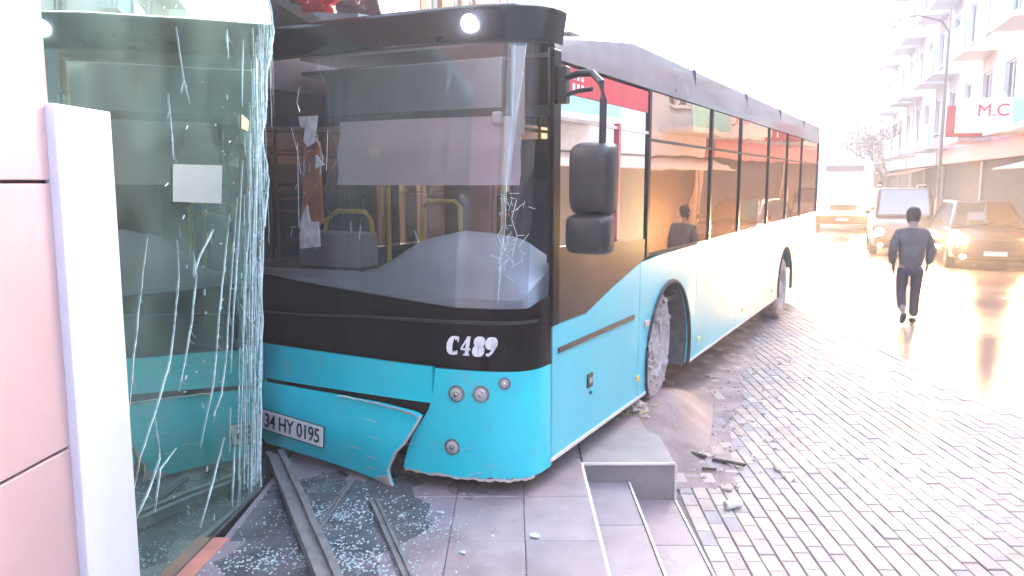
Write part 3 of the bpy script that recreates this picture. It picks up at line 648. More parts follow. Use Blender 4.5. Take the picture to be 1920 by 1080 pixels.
# front and back skins of one sheet, tessellated in rows
rows = 40
def efn(z):
    for (a, b), (c, d) in zip(ed, ed[1:]):
        if d <= z <= b: return a+(c-a)*(b-z)/max(1e-6, b-d)
    return .19 if z > 3.1 else -.305
pane_.grid(lambda u, v: (-2.12+(efn(.2+3.1*v)+2.12)*u, 0, .2+3.1*v), 24, 60)
gp = pane_.build('window_pane', M['shopglass'], shop, smooth=True)
MB().tube([(x, -.002, z) for x, z in ed], .006, 5).build('pane_edge', M['frost'], gp)
cracks = [[(-1.481, 1.808), (-1.57, 1.548), (-1.672, 1.241), (-1.745, .97)], [(-1.203, 1.776), (-1.207, 1.598), (-1.267, 1.402), (-1.342, 1.212), (-1.476, 1.045), (-1.652, .857), (-1.747, .678)], [(-1.043, 1.712), (-1.023, 1.576), (-1.094, 1.372), (-1.168, 1.226), (-1.27, 1.053)], [(-.584, 1.878), (-.687, 1.594), (-.787, 1.318), (-.89, .994), (-1.081, .71)], [(-.465, 1.964), (-.637, 1.412), (-.705, 1.127), (-.799, .912), (-.91, .826)], [(-.364, 2.174), (-.502, 1.635), (-.601, 1.286), (-.67, .998)], [(-.227, 2.332), (-.311, 1.806), (-.43, 1.382), (-.501, .958), (-.622, .365)], [(-.091, 2.809), (-.135, 2.18), (-.249, 1.548)], [(-.507, 2.872), (-.503, 2.717)], [(-.288, 2.853), (-.338, 2.475)], [(-1.097, 2.776), (-1.044, 2.537), (-1.0, 2.428)], [(-1.212, 2.456), (-1.2, 2.25), (-1.196, 2.152)], [(-.657, .596), (-.733, .252)], [(-.495, 1.36), (-.274, 1.165), (-.197, 1.084)], [(-.792, .672), (-.948, .49), (-1.127, .304)], [(-1.505, 1.004), (-1.481, .796), (-1.614, .672), (-1.744, .593)], [(-.798, 1.803), (-.969, 1.678), (-1.058, 1.58)], [(-1.327, .794), (-1.487, .747), (-1.556, .573)]]
def wob(l, n=5, a=.004):
    o = []
    for (x, z), (x2, z2) in zip(l, l[1:]):
        for q in range(n): t = q/n; o.append((x+(x2-x)*t+R.uniform(-a, a), -.003, z+(z2-z)*t))
    o.append((l[-1][0], -.003, l[-1][1])); return o
for c in cracks:
    p = wob(c); n = len(p); MB().tube(p, [.0007+.0022*sin(pi*min(1, (i+.6)/n))*R.uniform(.6, 1.2) for i in range(n)], 5).build('crack', M['frost'], gp)
g = MB()
for c in cracks:                       # fine side branches
    for (x, z), (x2, z2) in zip(c, c[1:]):
        for q in range(R.choice((0, 1, 2, 3))):
            t = R.random(); px, pz = x+(x2-x)*t, z+(z2-z)*t; a = -pi/2+R.choice((-1, 1))*R.uniform(.12, .9); l = R.uniform(.015, .08)
            g.tube([(px, -.003, pz), (px+cos(a)*l*.5+R.uniform(-.006, .006), -.003, pz+sin(a)*l*.5), (px+cos(a+.2)*l, -.003, pz+sin(a+.2)*l)], [.0013, .0009, .0004], 4)
for i in range(240):
    z = R.uniform(.35, 3.1); e = efn(z); x = e-abs(R.gauss(0, .15))-.012; l = R.uniform(.08, .5)
    p = [(x+R.uniform(-.006, .006)-.16*q*l*(1 if z < 2 else .3), -.003, z-l*q) for q in (0, .25, .5, .75, 1) if z-l*q > .22]
    if len(p) > 1: g.tube(p, R.uniform(.0006, .0015), 4)
for i in range(140):
    z = R.uniform(.3, 2.9); x = efn(z)-abs(R.gauss(0, .10)) if i < 90 else R.uniform(-1.4, -.4); a = R.uniform(0, 6.3); l = R.uniform(.01, .035)
    g.tube([(x, -.003, z), (x+cos(a)*l, -.003, z+sin(a)*l)], .0018, 4)
g.build('fracture_web', M['frost'], gp, kind='stuff')
pn = MB(); q = [(-1.214, 2.132), (-.66, 2.138), (-.697, 1.934), (-1.234, 1.958)]; pn.prism(q, 1, -.006, -.003); pn.build('paper_notice', mat('paper', (.26, .29, .26), .8, var=.04), shop)
pn = MB().prism([(-.37, 2.43), (-.27, 2.40), (-.29, 2.34), (-.38, 2.35)], 1, -.01, -.004).build('yellow_sticker', mat('sticker', (.7, .68, .3), .7), shop)
cz = MB().grid(lambda u, v: (efn(.22+3.05*v)-(.02+.30*(.45+.55*sin(pi*min(1, v*1.15))))*(1-u)-.10*(1-v)*(1-u), -.0015, .22+3.05*v), 8, 60).build('crazed_area', crazed(), gp, smooth=True)
# ceiling lamp strip over the facade, red torn sign above the bus
sg = empty('torn_red_sign', (0, 0, 0), 0, label='torn red fabric shop sign crumpled above the bus roof', cat='sign'); sg.location = shop.location; sg.rotation_euler = shop.rotation_euler
MB().grid(lambda u, v: (.2+1.0*u, -.08+.10*sin(u*23+v*5)+.05*sin(u*51+v*17), 3.36+.5*v-.05*abs(sin(u*9.0))-.035*abs(sin(u*31))), 70, 14, (0, .02, 0)).build('sign_cloth', M['redp'], sg, smooth=True)
MB().grid(lambda u, v: (1.1+1.8*u, .05+.16*sin(u*17+v*7), 3.42+.5*v+.25*u-.06*abs(sin(u*11))), 60, 12, (0, .02, 0)).build('sign_lining', mat('dark_lining', (.10, .03, .04), .7, var=.4), sg, smooth=True)
for i in range(26):
    x = R.uniform(.1, 2.4); MB().box((x, -.12+R.uniform(-.1, .1), 3.42+.12*x+R.uniform(-.07, .05)), (R.uniform(.04, .16), .02, R.uniform(.02, .07)), M=Matrix.Rotation(R.uniform(-1, 1), 3, 'Y')).build('torn_scrap', R.choice([M['redp'], M['rawedge'], M['wood'], M['ink']]), sg)

# neighbouring buildings on the shop's side, beyond the hit window
def facade(name, origin, rz, w, floors, m, sign=None, signtext=None, detail=2, depth=8, fh=3.0, gh=3.5, awn=None, label='', group=None, balc=False, cols=3):
    """local: x along the facade, y = 0 front plane (negative = street), z up"""
    b = empty(name, origin, rz, label=label, cat='building', group=group)
    H = gh+floors*fh
    mb = MB(); mb.box((w/2, depth/2+.08, H/2), (w-.02, depth, H)); mb.build('core', M['joint2'], b)
    # wall skin with real openings: piers and spandrels
    ww = w/cols; wl = MB(); op = 1.35 if ww > 2.2 else .9
    for c in range(cols+1):
        x0 = 0 if c == 0 else c*ww-(ww-op)/2; x1 = w if c == cols else c*ww+(ww-op)/2
        wl.box(((x0+x1)/2, .04, (gh+H)/2), (x1-x0, .16, H-gh))
    for f in range(floors+1):
        z0 = gh if f == 0 else gh+f*fh-.55; z1 = H if f == floors else gh+f*fh+.85
        for c in range(cols): x0 = c*ww+(ww-op)/2; wl.box((x0+op/2, .045, (z0+z1)/2), (op, .15, z1-z0))
    wl.build('wall', m, b)
    if detail > 0:
        for f in range(floors):
            for c in range(cols):
                x = c*ww+ww/2; z0 = gh+f*fh+.85; z1 = gh+(f+1)*fh-.55; zc = (z0+z1)/2; h = z1-z0
                fr = MB(); fr.box((x, .06, z0+.03), (op-.004, .06, .06)); fr.box((x, .06, z1-.03), (op-.004, .06, .06))
                for q in (-op/2+.03, 0, op/2-.03): fr.box((x+q, .062, zc), (.06, .05, h-.12))
                fo = fr.build('window', M['whitep'], b)
                MB().grid(lambda u, v: (x-op/2+.03+(op-.06)*u, .085, z0+.03+(h-.06)*v), 1, 1).build('pane', M['cargl2'], fo)
                if detail > 1: MB().box((x, -.07, z0-.035), (op+.16, .16, .06)).build('sill', M['nosing'], fo)
                if balc and c % 2 == 0 and detail > 1:
                    bo = MB().box((x, -.55, gh+f*fh+.08), (ww*.8, 1.0, .14)).build('balcony', M['nosing'], b)
                    MB().box((x, -1.03, gh+f*fh+.6), (ww*.8, .05, .9)).build('balcony_front', balc, bo)
    MB().box((w/2, -.05, H+.09), (w+.1, .5, .2)).build('cornice', M['nosing'], b)
    # ground floor: piers, shop window, fascia
    for x in (.15, w/2, w-.15): MB().box((x, .05, gh/2-.32), (.3, .14, gh-.65)).build('shop_pier', M['pierm'], b)
    MB().grid(lambda u, v: (.3+(w-.6)*u, .10, .1+(gh-.8)*v), 1, 1).build('shop_window', M['glowwin'], b)
    if sign:
        s_ = MB().box((w/2, -.12, gh-.30), (w-.1, .2, .62)).build('shop_sign', sign, b, bevel=.02)
        if signtext: textobj(signtext[0], .5, signtext[1], s_, 'sign_text', .01, .01, loc=(signtext[2], -.235, gh-.30), rot=(pi/2, 0, 0))
    if awn:
        a = MB().grid(lambda u, v: (.2+(w-.4)*u, -.1-1.3*v, gh-.65-.35*v), 8, 3, (0, 0, -.03)).build('awning', awn, b)
    return b
M['joint2'] = mat('dark_room', (.10, .09, .09), .9, var=.2)
M['pierm'] = mat('stone_pier', (.42, .34, .30), .6, var=.15)
M['cargl2'] = mat('window_dark', (.16, .17, .2), .08, var=.3, scale=.4, spec=.8)
M['glowwin'] = mat('shop_window_added_glow', (.3, .2, .15), .1, var=.4, scale=.6, spec=.8, emit=(1, .52, .24), estr=.035)  # faint warm glow added to the panes for golden reflections
WC = {k: mat('facade_'+k, c, .85, var=.05, scale=.8, bump=.1, bscale=20) for k, c in dict(white=(.72, .70, .70), cream=(.66, .60, .52), pink=(.66, .54, .53), peach=(.62, .46, .36), grey=(.52, .50, .52), orange=(.30, .085, .02), purple=(.07, .025, .05)).items()}
M['teal'] = mat('teal_balcony', (.22, .60, .58), .5); M['signw'] = mat('white_sign', (.78, .76, .75), .4); M['signr'] = mat('red_sign_board', (.62, .10, .16), .4)
# left row (only upper storeys peep over the bus)
def leftb(d, w, fl, m, lab, **k):
    return facade('town_house', (GX+d*sin(A)+k.pop('dx', 0), GY+d*cos(A), -.1), pi/2-A, w, fl, m, label=lab, **k)
leftb(2.9, 2.5, 1, WC['white'], 'white building just past the crashed bus front', detail=1, cols=1)
leftb(5.5, 14.5, 2, WC['orange'], 'orange rendered building rising behind the bus roof', detail=1, gh=3.4, cols=6)
leftb(20.2, 40, 3, WC['purple'], 'dark purple building at the far end of the left row', detail=1, cols=10)
leftb(-26, 12, 2, WC['cream'], 'cream building on the shop side behind the viewer', detail=1)

# right row: local x runs towards the camera, y away from the street
TR = atan(.34); ur = Vector((sin(TR), cos(TR), 0))
def rightb(d, w, fl, m, lab, **k):
    p = Vector((6.9, 0, -.1))+ur*(d+w); return facade('town_house', p, -pi/2-TR, w, fl, m, label=lab, **k)
rightb(-34, 15, 1, WC['grey'], 'grey building opposite the shop behind the viewer', detail=1, cols=5)
rightb(-18.5, 14, 1, WC['pink'], 'pink building opposite the shop beside the viewer', detail=1, cols=5)
rightb(-4, 13, 1, WC['cream'], 'cream building opposite the bus door side', detail=1, cols=4)
rightb(9.3, 13, 3, WC['white'], 'white building right of the shop with the red sign', cols=4, balc=M['teal'], awn=WC['peach'], sign=M['signw'])
rightb(22.5, 15.5, 4, WC['white'], 'white building with teal balconies above red and white shop signs', cols=5, balc=M['teal'], sign=M['signr'])
rightb(38.4, 9, 4, WC['pink'], 'pale pink flats left of the teal balconies', cols=3, balc=M['signw'], sign=M['signw'], awn=WC['orange'])
rightb(47.8, 10, 4, WC['cream'], 'pale cream flats behind the pedestrian, mid street', cols=3, balc=M['nosing'], sign=M['signw'])
rightb(58.2, 11, 3, WC['pink'], 'low pink house farther up the street', detail=1, awn=WC['peach'])
rightb(69.6, 14, 3, WC['grey'], 'greyish flats near the end of the street', detail=1)
rightb(84, 18, 2, WC['peach'], 'farthest peach house of the right row', detail=1)
facade('town_house', (42, 128, -.1), 0, 26, 1, WC['peach'], label='low peach building closing the street', detail=1, cols=6)
# shop signs that stick out over the pavement
def blade(d, z, w, h, front, m, txt, col, lab):
    p = Vector((6.9, 0, 0))+ur*d; t = empty('shop_sign', (p.x, p.y, z), -TR, label=lab, cat='sign')
    MB().box((-w/2-.1, 0, h/2), (w, .18, h)).build('sign_board', m, t, bevel=.02)
    MB().box((-.02, 0, h/2), (.3, .05, .05)).build('bracket', M['alu'], t)
    if txt: textobj(txt, h*.5, col, t, 'sign_text', .01, 0, loc=(-w/2-.35, -.1, h*.62), rot=(pi/2, 0, 0))
    return t
blade(22.3, 3.35, 2.2, .9, 0, M['signw'], 'M.C', M['redp'], 'white shop sign with red letters nearest on the right')
blade(27.5, 3.5, 1.6, 1.0, 0, M['redp'], None, M['white'], 'red projecting shop sign left of the white one')
blade(29.8, 3.45, .8, 1.1, 0, M['brownblk'], None, M['white'], 'small dark projecting sign beside the red sign')

# street lamps, poles, trees
def lampost(x, y, h, lab):
    t = empty('street_lamp', (x, y, -.1), label=lab, cat='street lamp', group='street lamps along the road')
    MB().tube([(0, 0, 0), (0, 0, .5), (0, 0, .5), (0, 0, h)], [.11, .10, .07, .045], 10).build('post', M['alu'], t, smooth=True)
    MB().tube([(0, 0, h-.05), (-.3, 0, h+.35), (-1.1, -.05, h+.5), (-1.6, -.08, h+.48)], .035, 8).build('arm', M['alu'], t, smooth=True)
    MB().box((-1.75, -.08, h+.45), (.6, .22, .1), taper=.7).build('lamp_head', M['nosing'], t, bevel=.02)
lampost(15.6, 29.5, 7.5, 'nearest street lamp, by the shop with the red sign')
lampost(27.2, 64, 7.5, 'second street lamp, right of the white midibus')
lampost(35, 88, 7.5, 'farthest street lamp at the end of the street')
BARK = mat('bark', (.20, .15, .12), .9, bump=.4); LEAF = mat('brown_leaf', (.20, .12, .07), .8, var=.4, scale=2)
def tree(x, y, h, seed, lab):
    r = random.Random(seed); t = empty('tree', (x, y, -.1), label=lab, cat='tree', group='bare winter trees up the street')
    tips = []; g = MB(); g.tube([(0, 0, 0), (.05, .02, h*.2), (.02, .06, h*.38)], [.2, .15, .12], 8)
    def br_(p, d, l, rad, n):
        q = p+d*l*.5+Vector((r.uniform(-.1, .1), r.uniform(-.1, .1), 0))*l; e = p+d*l
        g.tube([p, q, e], [rad, rad*.8, rad*.55], 5, cap=False); tips.append(e)
        if n:
            for k in range(3): br_(e if k else q, (d+Vector((r.uniform(-.8, .8), r.uniform(-.8, .8), r.uniform(-.1, .6)))).normalized(), l*.68, rad*.55, n-1)
    for k in range(5): a = k*1.26+r.random(); br_(Vector((.02, .06, h*(.28+.025*k))), Vector((cos(a)*.7, sin(a)*.7, .8)).normalized(), h*.25, .08, 3)
    g.build('trunk', BARK, t)
    c = MB()
    for e in tips:
        for k in range(7):
            p = e+Vector((r.gauss(0, .35), r.gauss(0, .35), r.gauss(0, .3))); a = Vector((r.gauss(0, 1), r.gauss(0, 1), r.gauss(0, 1))).normalized()*.09; b_ = a.orthogonal().normalized()*.07
            n = len(c.v); c.v += [tuple(p-a), tuple(p+b_), tuple(p+a), tuple(p-b_)]; c.f.append((n, n+1, n+2, n+3))
    link('crown', c.mesh(fix=False), LEAF, t)
tree(29.5, 78, 9, 1, 'brownish tree right above the white bus'); tree(39, 104, 10, 2, 'far brownish tree at the street end'); tree(45, 112, 9, 3, 'far tree beside the closing building'); tree(24.2, 52, 6.5, 4, 'small bare tree before the cream flats')
# overhead poles and wires above the roof
for x, y, h in ((14.2, 105, 22), (17, 112, 25)): setp(MB().tube([(x, y, -.1), (x, y, h)], [.2, .1], 8).build('utility_pole', M['alu']), 'thin utility pole rising %s the bus roof' % ('left over' if x < 15 else 'right over'), 'pole')

# ------------------------------------------------------------ vehicles
def wheel_small(p, x, y, r, w=.2):
    e = empty('wheel'); e.parent = p; e.location = (x, y, r)
    Mx = Matrix.Rotation(pi/2, 4, 'Y')
    MB().lathe([(r*.6, -w/2), (r*.95, -w/2), (r, -w*.35), (r, w*.35), (r*.95, w/2), (r*.6, w/2)], 28, Mx, cap=False).build('tyre', M['rubber'], e, smooth=True)
    MB().lathe([(.001, w*.2*(1 if x > 0 else -1)), (r*.3, w*.3*(1 if x > 0 else -1)), (r*.6, w*.45*(1 if x > 0 else -1)), (r*.62, 0)], 20, Mx, cap=False).build('rim', M['rim'], e, smooth=True)
def loft(secs, n=20, e=.35):
    """secs: (y, halfwidth, zlo, zhi) -> closed hull along y"""
    m = MB()
    for y, hw, z0, z1 in secs:
        for k in range(n):
            a = 2*pi*k/n; cx, cz = cos(a), sin(a)
            m.v.append((math.copysign(abs(cx)**e, cx)*hw, y, (z0+z1)/2+math.copysign(abs(cz)**e, cz)*(z1-z0)/2))
    for i in range(len(secs)-1):
        for k in range(n): j = (k+1) % n; m.f.append((i*n+k, i*n+j, (i+1)*n+j, (i+1)*n+k))
    m.f.append(tuple(range(n))); m.f.append(tuple((len(secs)-1)*n+k for k in range(n))[::-1]); return m
def quad4(m, a, b, c, d, th=.01):
    """slab through four corners"""
    a, b, c, d = map(Vector, (a, b, c, d)); n = (b-a).cross(c-a).normalized()*th; k = len(m.v)
    m.v += [tuple(p) for p in (a, b, c, d)]+[tuple(p-n) for p in (a, b, c, d)]
    m.f += [(k, k+1, k+2, k+3), (k+7, k+6, k+5, k+4)]+[(k+i, k+(i+1) % 4, k+4+(i+1) % 4, k+4+i) for i in range(4)]; return m
def beam(c, x, z):
    l = bpy.data.lights.new('headlight_beam', 'SPOT'); l.energy = 80; l.color = (1, .50, .17); l.spot_size = radians(75); l.spot_blend = 1; l.shadow_soft_size = .09
    o = bpy.data.objects.new('headlight_beam', l); COL.objects.link(o); o.parent = c; o.location = (x, -.08, z); o.rotation_euler = (-(pi/2)+.06, 0, 0)
def car(name, loc, rz, paint, label, L=4.4, hw=.90, hood=.95, roof=1.46, lights=True, group=None, cat='car', boxy=False, rack=False, y0=1.05):
    c = empty(name, loc, rz, label=label, cat=cat, group=group)
    yb = L-.15
    body = loft([(0, hw*.80, .42, .62), (.05, hw*.92, .28, .74), (.25, hw*.98, .22, hood-.18), (y0, hw, .22, hood), (L*.5, hw, .22, hood+.03), (L*.86, hw*.99, .22, hood+.05), (L-.1, hw*.94, .3, hood), (L, hw*.85, .42, hood-.15)]).build('body', paint, c, smooth=True)
    cb = [(y0-.1, hw*.80), (yb, hw*.80)]; ty0, ty1 = (y0+.75, L-.75) if not boxy else (y0+.45, L-.12); tw = hw*.66 if not boxy else hw*.80; zb = hood-.02; bw = hw*.90
    cab = MB(); n0 = 0
    B_ = [(-bw, y0-.05, zb), (bw, y0-.05, zb), (bw, yb, zb), (-bw, yb, zb)]; T_ = [(-tw, ty0, roof-.02), (tw, ty0, roof-.02), (tw, ty1, roof-.02), (-tw, ty1, roof-.02)]
    cab.v += B_+T_; cab.f += [(0, 1, 5, 4), (1, 2, 6, 5), (2, 3, 7, 6), (3, 0, 4, 7), (4, 5, 6, 7), (3, 2, 1, 0)]
    cab.build('cabin', paint, c, bevel=.05, seg=3)
    def L_(a, b, t): return tuple(a[i]+(b[i]-a[i])*t for i in range(3))
    def off(p, v): return tuple(p[i]+v[i] for i in range(3))
    def face(name, i, j, u0, u1, v0, v1, nrm):
        a, b, tc, td = B_[i], B_[j], T_[j], T_[i]
        def P(u, v): return off(L_(L_(a, b, u), L_(td, tc, u), v), nrm)
        return quad4(MB(), P(u0, v0), P(u1, v0), P(u1, v1), P(u0, v1), .008).build(name, M['cargl'], c)
    face('windscreen', 0, 1, .07, .93, .08, .92, (0, -.012, .012))
    face('side_window', 1, 2, .14, .45, .12, .86, (.014, 0, .004)); face('side_window', 1, 2, .48, .80, .12, .86, (.014, 0, .004))
    face('side_window', 3, 0, .20, .52, .12, .86, (-.014, 0, .004)); face('side_window', 3, 0, .55, .86, .12, .86, (-.014, 0, .004))
    face('rear_window', 2, 3, .1, .9, .12, .88, (0, .012, .01))
    MB().box((0, .035, .50), (hw*1.05, .06, .16)).build('grille', M['plast'], c, bevel=.02)
    MB().box((0, .02, .33), (hw*1.3, .07, .10)).build('lower_grille', M['plast'], c, bevel=.02)
    MB().box((0, -.012, .42), (.50, .012, .11)).build('number_plate', M['white'], c)
    for s_ in (-1, 1):
        Mx = Matrix.Translation((s_*hw*.76, .07, .66)) @ Matrix.Rotation(pi/2, 4, 'X')
        h = MB().lathe([(.12, -.04), (.14, .02), (.11, .05), (.001, .06)], 18, Mx, cap=False).build('headlight', M['headl'] if lights else M['lens'], c, smooth=True)
        h.scale = (1, 1, 1)
        MB().lathe([(.05, -.04), (.055, .02), (.001, .03)], 14, Matrix.Translation((s_*hw*.72, .045, .34)) @ Matrix.Rotation(pi/2, 4, 'X'), cap=False).build('fog_lamp', M['headw'] if lights else M['lens'], c, smooth=True)
        MB().box((s_*(hw+.10), y0+.42, hood+.10), (.18, .10, .14)).build('door_mirror', paint, c, bevel=.03)
        MB().box((s_*hw*.985, L*.42, hood-.18), (.03, .16, .03)).build('door_handle', M['chrome'], c)
        for yy in (.82, L-.85): wheel_small(c, s_*(hw-.10), yy, .31)
        if rack: MB().tube([(s_*tw*.85, ty0+.2, roof+.0), (s_*tw*.85, ty0+.3, roof+.07), (s_*tw*.85, ty1-.3, roof+.07), (s_*tw*.85, ty1-.2, roof)], .018, 8).build('roof_rail', M['plast'], c)
    if lights:
        for s_ in (-1, 1): beam(c, s_*hw*.76, .66)
    for k in (-.3, .25): MB().tube([(k*hw, y0-.07, hood+.01), (k*hw+.45, y0+.1, hood+.12)], .012, 5).build('wiper', M['plast'], c)
    return c
silver = mat('silver_blue_paint', (.07, .055, .06), .22, metal=.0, var=.04, coat=.6); darkp = mat('dark_maroon_paint', (.03, .012, .014), .2, var=.1, coat=.6)
car('oncoming_car', (11.7, 19.3, -.1), -.34, silver, 'dark car with glowing headlights farthest right on the wet road', hw=.97, roof=1.66, hood=1.02)
car('dark_van', (11.25, 22.9, -.1), -.38, darkp, 'dark maroon van with roof rails behind the pedestrian', L=4.6, hw=.88, hood=1.15, roof=1.98, boxy=True, rack=True, cat='van', y0=.8)
car('parked_car', (16.9, 31.0, -.1), -.34, mat('grey_paint', (.30, .28, .28), .25, coat=.5), 'grey car parked by the right hand shops', lights=False)
# white midibus
def midibus(loc, rz):
    c = empty('white_midibus', loc, rz, label='white midibus with headlights on in the street', cat='bus')
    wp = mat('white_van_paint', (.76, .74, .76), .25, coat=.5, var=.03)
    loft([(0, 1.05, .45, 1.3), (.06, 1.17, .32, 2.6), (.3, 1.2, .30, 3.02), (.9, 1.2, .30, 3.12), (7.6, 1.2, .30, 3.12), (7.9, 1.15, .4, 3.0)], 28, .22).build('body', wp, c, smooth=True)
    quad4(MB(), (-1.05, -.012, 1.55), (1.05, -.012, 1.55), (1.03, .10, 2.55), (-1.03, .10, 2.55)).build('windscreen', M['cargl'], c)
    MB().box((0, .05, 2.74), (1.5, .12, .24)).build('route_box', M['display'], c, bevel=.03)
    MB().box((0, -.01, 1.05), (1.1, .05, .24)).build('grille', M['plast'], c, bevel=.02)
    MB().box((0, -.04, .55), (2.3, .16, .36)).build('bumper', WC['orange'], c, bevel=.05)
    MB().box((0, -.125, .55), (.5, .012, .12)).build('number_plate', M['white'], c)
    for s_ in (-1, 1):
        MB().lathe([(.12, -.04), (.13, .02), (.001, .06)], 18, Matrix.Translation((s_*.86, -.02, .95)) @ Matrix.Rotation(pi/2, 4, 'X'), cap=False).build('headlight', M['headl'], c, smooth=True)
        m_ = MB().tube([(s_*1.15, .1, 2.5), (s_*1.4, -.15, 2.45), (s_*1.42, -.18, 2.2)], .02, 6).build('door_mirror', M['plast'], c)
        MB().box((s_*1.42, -.18, 2.0), (.2, .08, .42)).build('mirror_housing', M['plast'], m_, bevel=.03)
        for k in range(5): quad4(MB(), (s_*1.206, .6+k*1.4, 1.5), (s_*1.206, 1.85+k*1.4, 1.5), (s_*1.206, 1.85+k*1.4, 2.5), (s_*1.206, .6+k*1.4, 2.5)).build('side_window', M['cargl'], c)
        for yy in (1.3, 6.2): wheel_small(c, s_*1.06, yy, .42, .26)
        MB().tube([(s_*.25-.2, -.03, 1.52), (s_*.25+.4, .0, 1.9)], .012, 5).build('wiper', M['plast'], c)
midibus((14.2, 34.5, -.1), -.38)
for s_ in (-.86, .86): beam(bpy.data.objects['white_midibus'], s_, .95)

# ------------------------------------------------------------ the pedestrian (seen from behind, walking away)
def skin(name, pts, edges, m, parent, sub=2, root=0):
    me = bpy.data.meshes.new(name); me.from_pydata([p[:3] for p in pts], edges, []); o = link(name, me, m, parent)
    md = o.modifiers.new('skin', 'SKIN'); md.use_smooth_shade = True
    for i, p in enumerate(pts):
        r = p[3] if isinstance(p[3], tuple) else (p[3], p[3]); me.skin_vertices[0].data[i].radius = r
        me.skin_vertices[0].data[i].use_root = (i == root)
    s_ = o.modifiers.new('sub', 'SUBSURF'); s_.levels = sub; s_.render_levels = sub
    return o
ped = empty('person', (6.06, 12.1, -.10), -.22, label='person in a grey jacket and dark trousers walking away', cat='person')
SK = mat('skin_tone', (.42, .26, .19), .6); JK = mat('grey_jacket', (.13, .105, .10), .85, var=.3, scale=6, bump=1, bscale=9); TRS = mat('dark_trousers', (.045, .03, .05), .85, var=.2); HR = mat('dark_hair', (.03, .02, .02), .8, bump=.5, bscale=60); SH = mat('dark_shoe', (.02, .015, .02), .5)
hips = .93
bodyp = [(0, 0, hips, (.13, .10)), (0, .01, 1.12, (.135, .095)), (0, .0, 1.34, (.16, .10)), (0, 0, 1.44, (.09, .07)), (0, -.005, 1.50, .05), (0, .02, 1.60, .085), (0, .03, 1.68, .09),
  (-.19, 0, 1.40, .055), (-.25, -.03, 1.14, .043), (-.235, .05, .92, .032), (-.225, .075, .84, .030),
  (.19, 0, 1.40, .055), (.25, .0, 1.14, .043), (.24, .02, .90, .032), (.235, .035, .82, .030),
  (-.10, 0, .86, .085), (-.11, .02, .48, .055), (-.12, -.22, .20, .04), (.10, 0, .86, .085), (.10, .05, .47, .055), (.09, .02, .10, .04)]
be = [(0, 1), (1, 2), (2, 3), (3, 4), (4, 5), (5, 6), (2, 7), (7, 8), (8, 9), (9, 10), (2, 11), (11, 12), (12, 13), (13, 14), (0, 15), (15, 16), (16, 17), (0, 18), (18, 19), (19, 20)]
# five short bent fingers on each hand
for sgn, wi, cx, cy_ in ((-1, 10, -.225, .075), (1, 14, .235, .035)):
    for k, (dx, l) in enumerate(((-.022, .055), (-.008, .065), (.007, .062), (.021, .048))):
        n = len(bodyp); bodyp += [(cx, cy_+dx+.012, .80, .009), (cx-sgn*.006, cy_+dx+.016, .80-l*.6, .008), (cx-sgn*.016, cy_+dx+.018, .80-l, .007)]; be += [(wi, n), (n, n+1), (n+1, n+2)]
    n = len(bodyp); bodyp += [(cx-sgn*.02, cy_+.04, .825, .010), (cx-sgn*.03, cy_+.05, .785, .009)]; be += [(wi, n), (n, n+1)]
skin('body', bodyp, be, SK, ped)
skin('jacket', [(0, 0, .80, (.185, .135)), (0, -.01, 1.08, (.20, .145)), (0, -.01, 1.36, (.165, .125)), (0, 0, 1.47, (.085, .075)), (-.20, 0, 1.37, .085), (-.275, -.04, 1.13, .075), (-.25, .05, .90, .055), (.20, 0, 1.37, .085), (.275, -.01, 1.13, .075), (.25, .02, .89, .055)],
     [(0, 1), (1, 2), (2, 3), (2, 4), (4, 5), (5, 6), (2, 7), (7, 8), (8, 9)], JK, ped)
skin('trousers', [(0, 0, .90, (.15, .12)), (-.10, 0, .80, .105), (-.11, .02, .48, .075), (-.12, -.16, .24, .065), (.10, 0, .80, .105), (.10, .05, .47, .078), (.09, .025, .09, .068)], [(0, 1), (1, 2), (2, 3), (0, 4), (4, 5), (5, 6)], TRS, ped)
skin('shoe', [(.09, -.03, .045, .045), (.09, .08, .045, .05), (.09, .19, .035, .035)], [(0, 1), (1, 2)], SH, ped)
skin('shoe', [(-.12, -.30, .20, .045), (-.12, -.24, .11, .05), (-.12, -.18, .035, .035)], [(0, 1), (1, 2)], SH, ped)
MB().lathe([(.03, -.17), (.075, -.14), (.098, -.07), (.104, 0), (.095, .05), (.065, .09), (.001, .105)], 20, Matrix.Translation((0, .012, 1.675)) @ Matrix.Rotation(.25, 4, 'X')).build('hair', HR, ped, smooth=True)
fc = MB(); fc.lathe([(.012, 0), (.018, .02), (.006, .05)], 8, Matrix.Translation((0, .12, 1.62))); fc.build('nose', SK, ped)
for s_ in (-1, 1): MB().lathe([(.001, -.012), (.02, 0), (.001, .012)], 8, Matrix.Translation((s_*.098, .02, 1.63)) @ Matrix.Rotation(pi/2, 4, 'Y')).build('ear', SK, ped)

# ------------------------------------------------------------ wreckage on the ground
def bar(p, q, w, h, m, name, lab, cat):
    p, q = Vector(p), Vector(q); d = q-p; L_ = d.length; o = MB()
    mm = d.to_track_quat('X', 'Z').to_matrix().to_4x4(); mm.translation = p
    prof = [(-w/2, 0), (w/2, 0), (w/2, h), (w*.18, h), (w*.18, h*.55), (-w*.18, h*.55), (-w*.18, h), (-w/2, h)]
    def fn(x): return .003*sin(x*2.5)
    N = 14; k = len(prof)
    for i in range(N+1):
        x = L_*i/N
        for a, b in prof: o.v.append(tuple(mm @ Vector((x, a+fn(x), b+.004*sin(x*9)))))
    for i in range(N):
        for j in range(k): j2 = (j+1) % k; o.f.append((i*k+j, i*k+j2, (i+1)*k+j2, (i+1)*k+j))
    o.f.append(tuple(range(k))); o.f.append(tuple(N*k+j for j in range(k))[::-1])
    return setp(o.build(name, m), lab, cat)
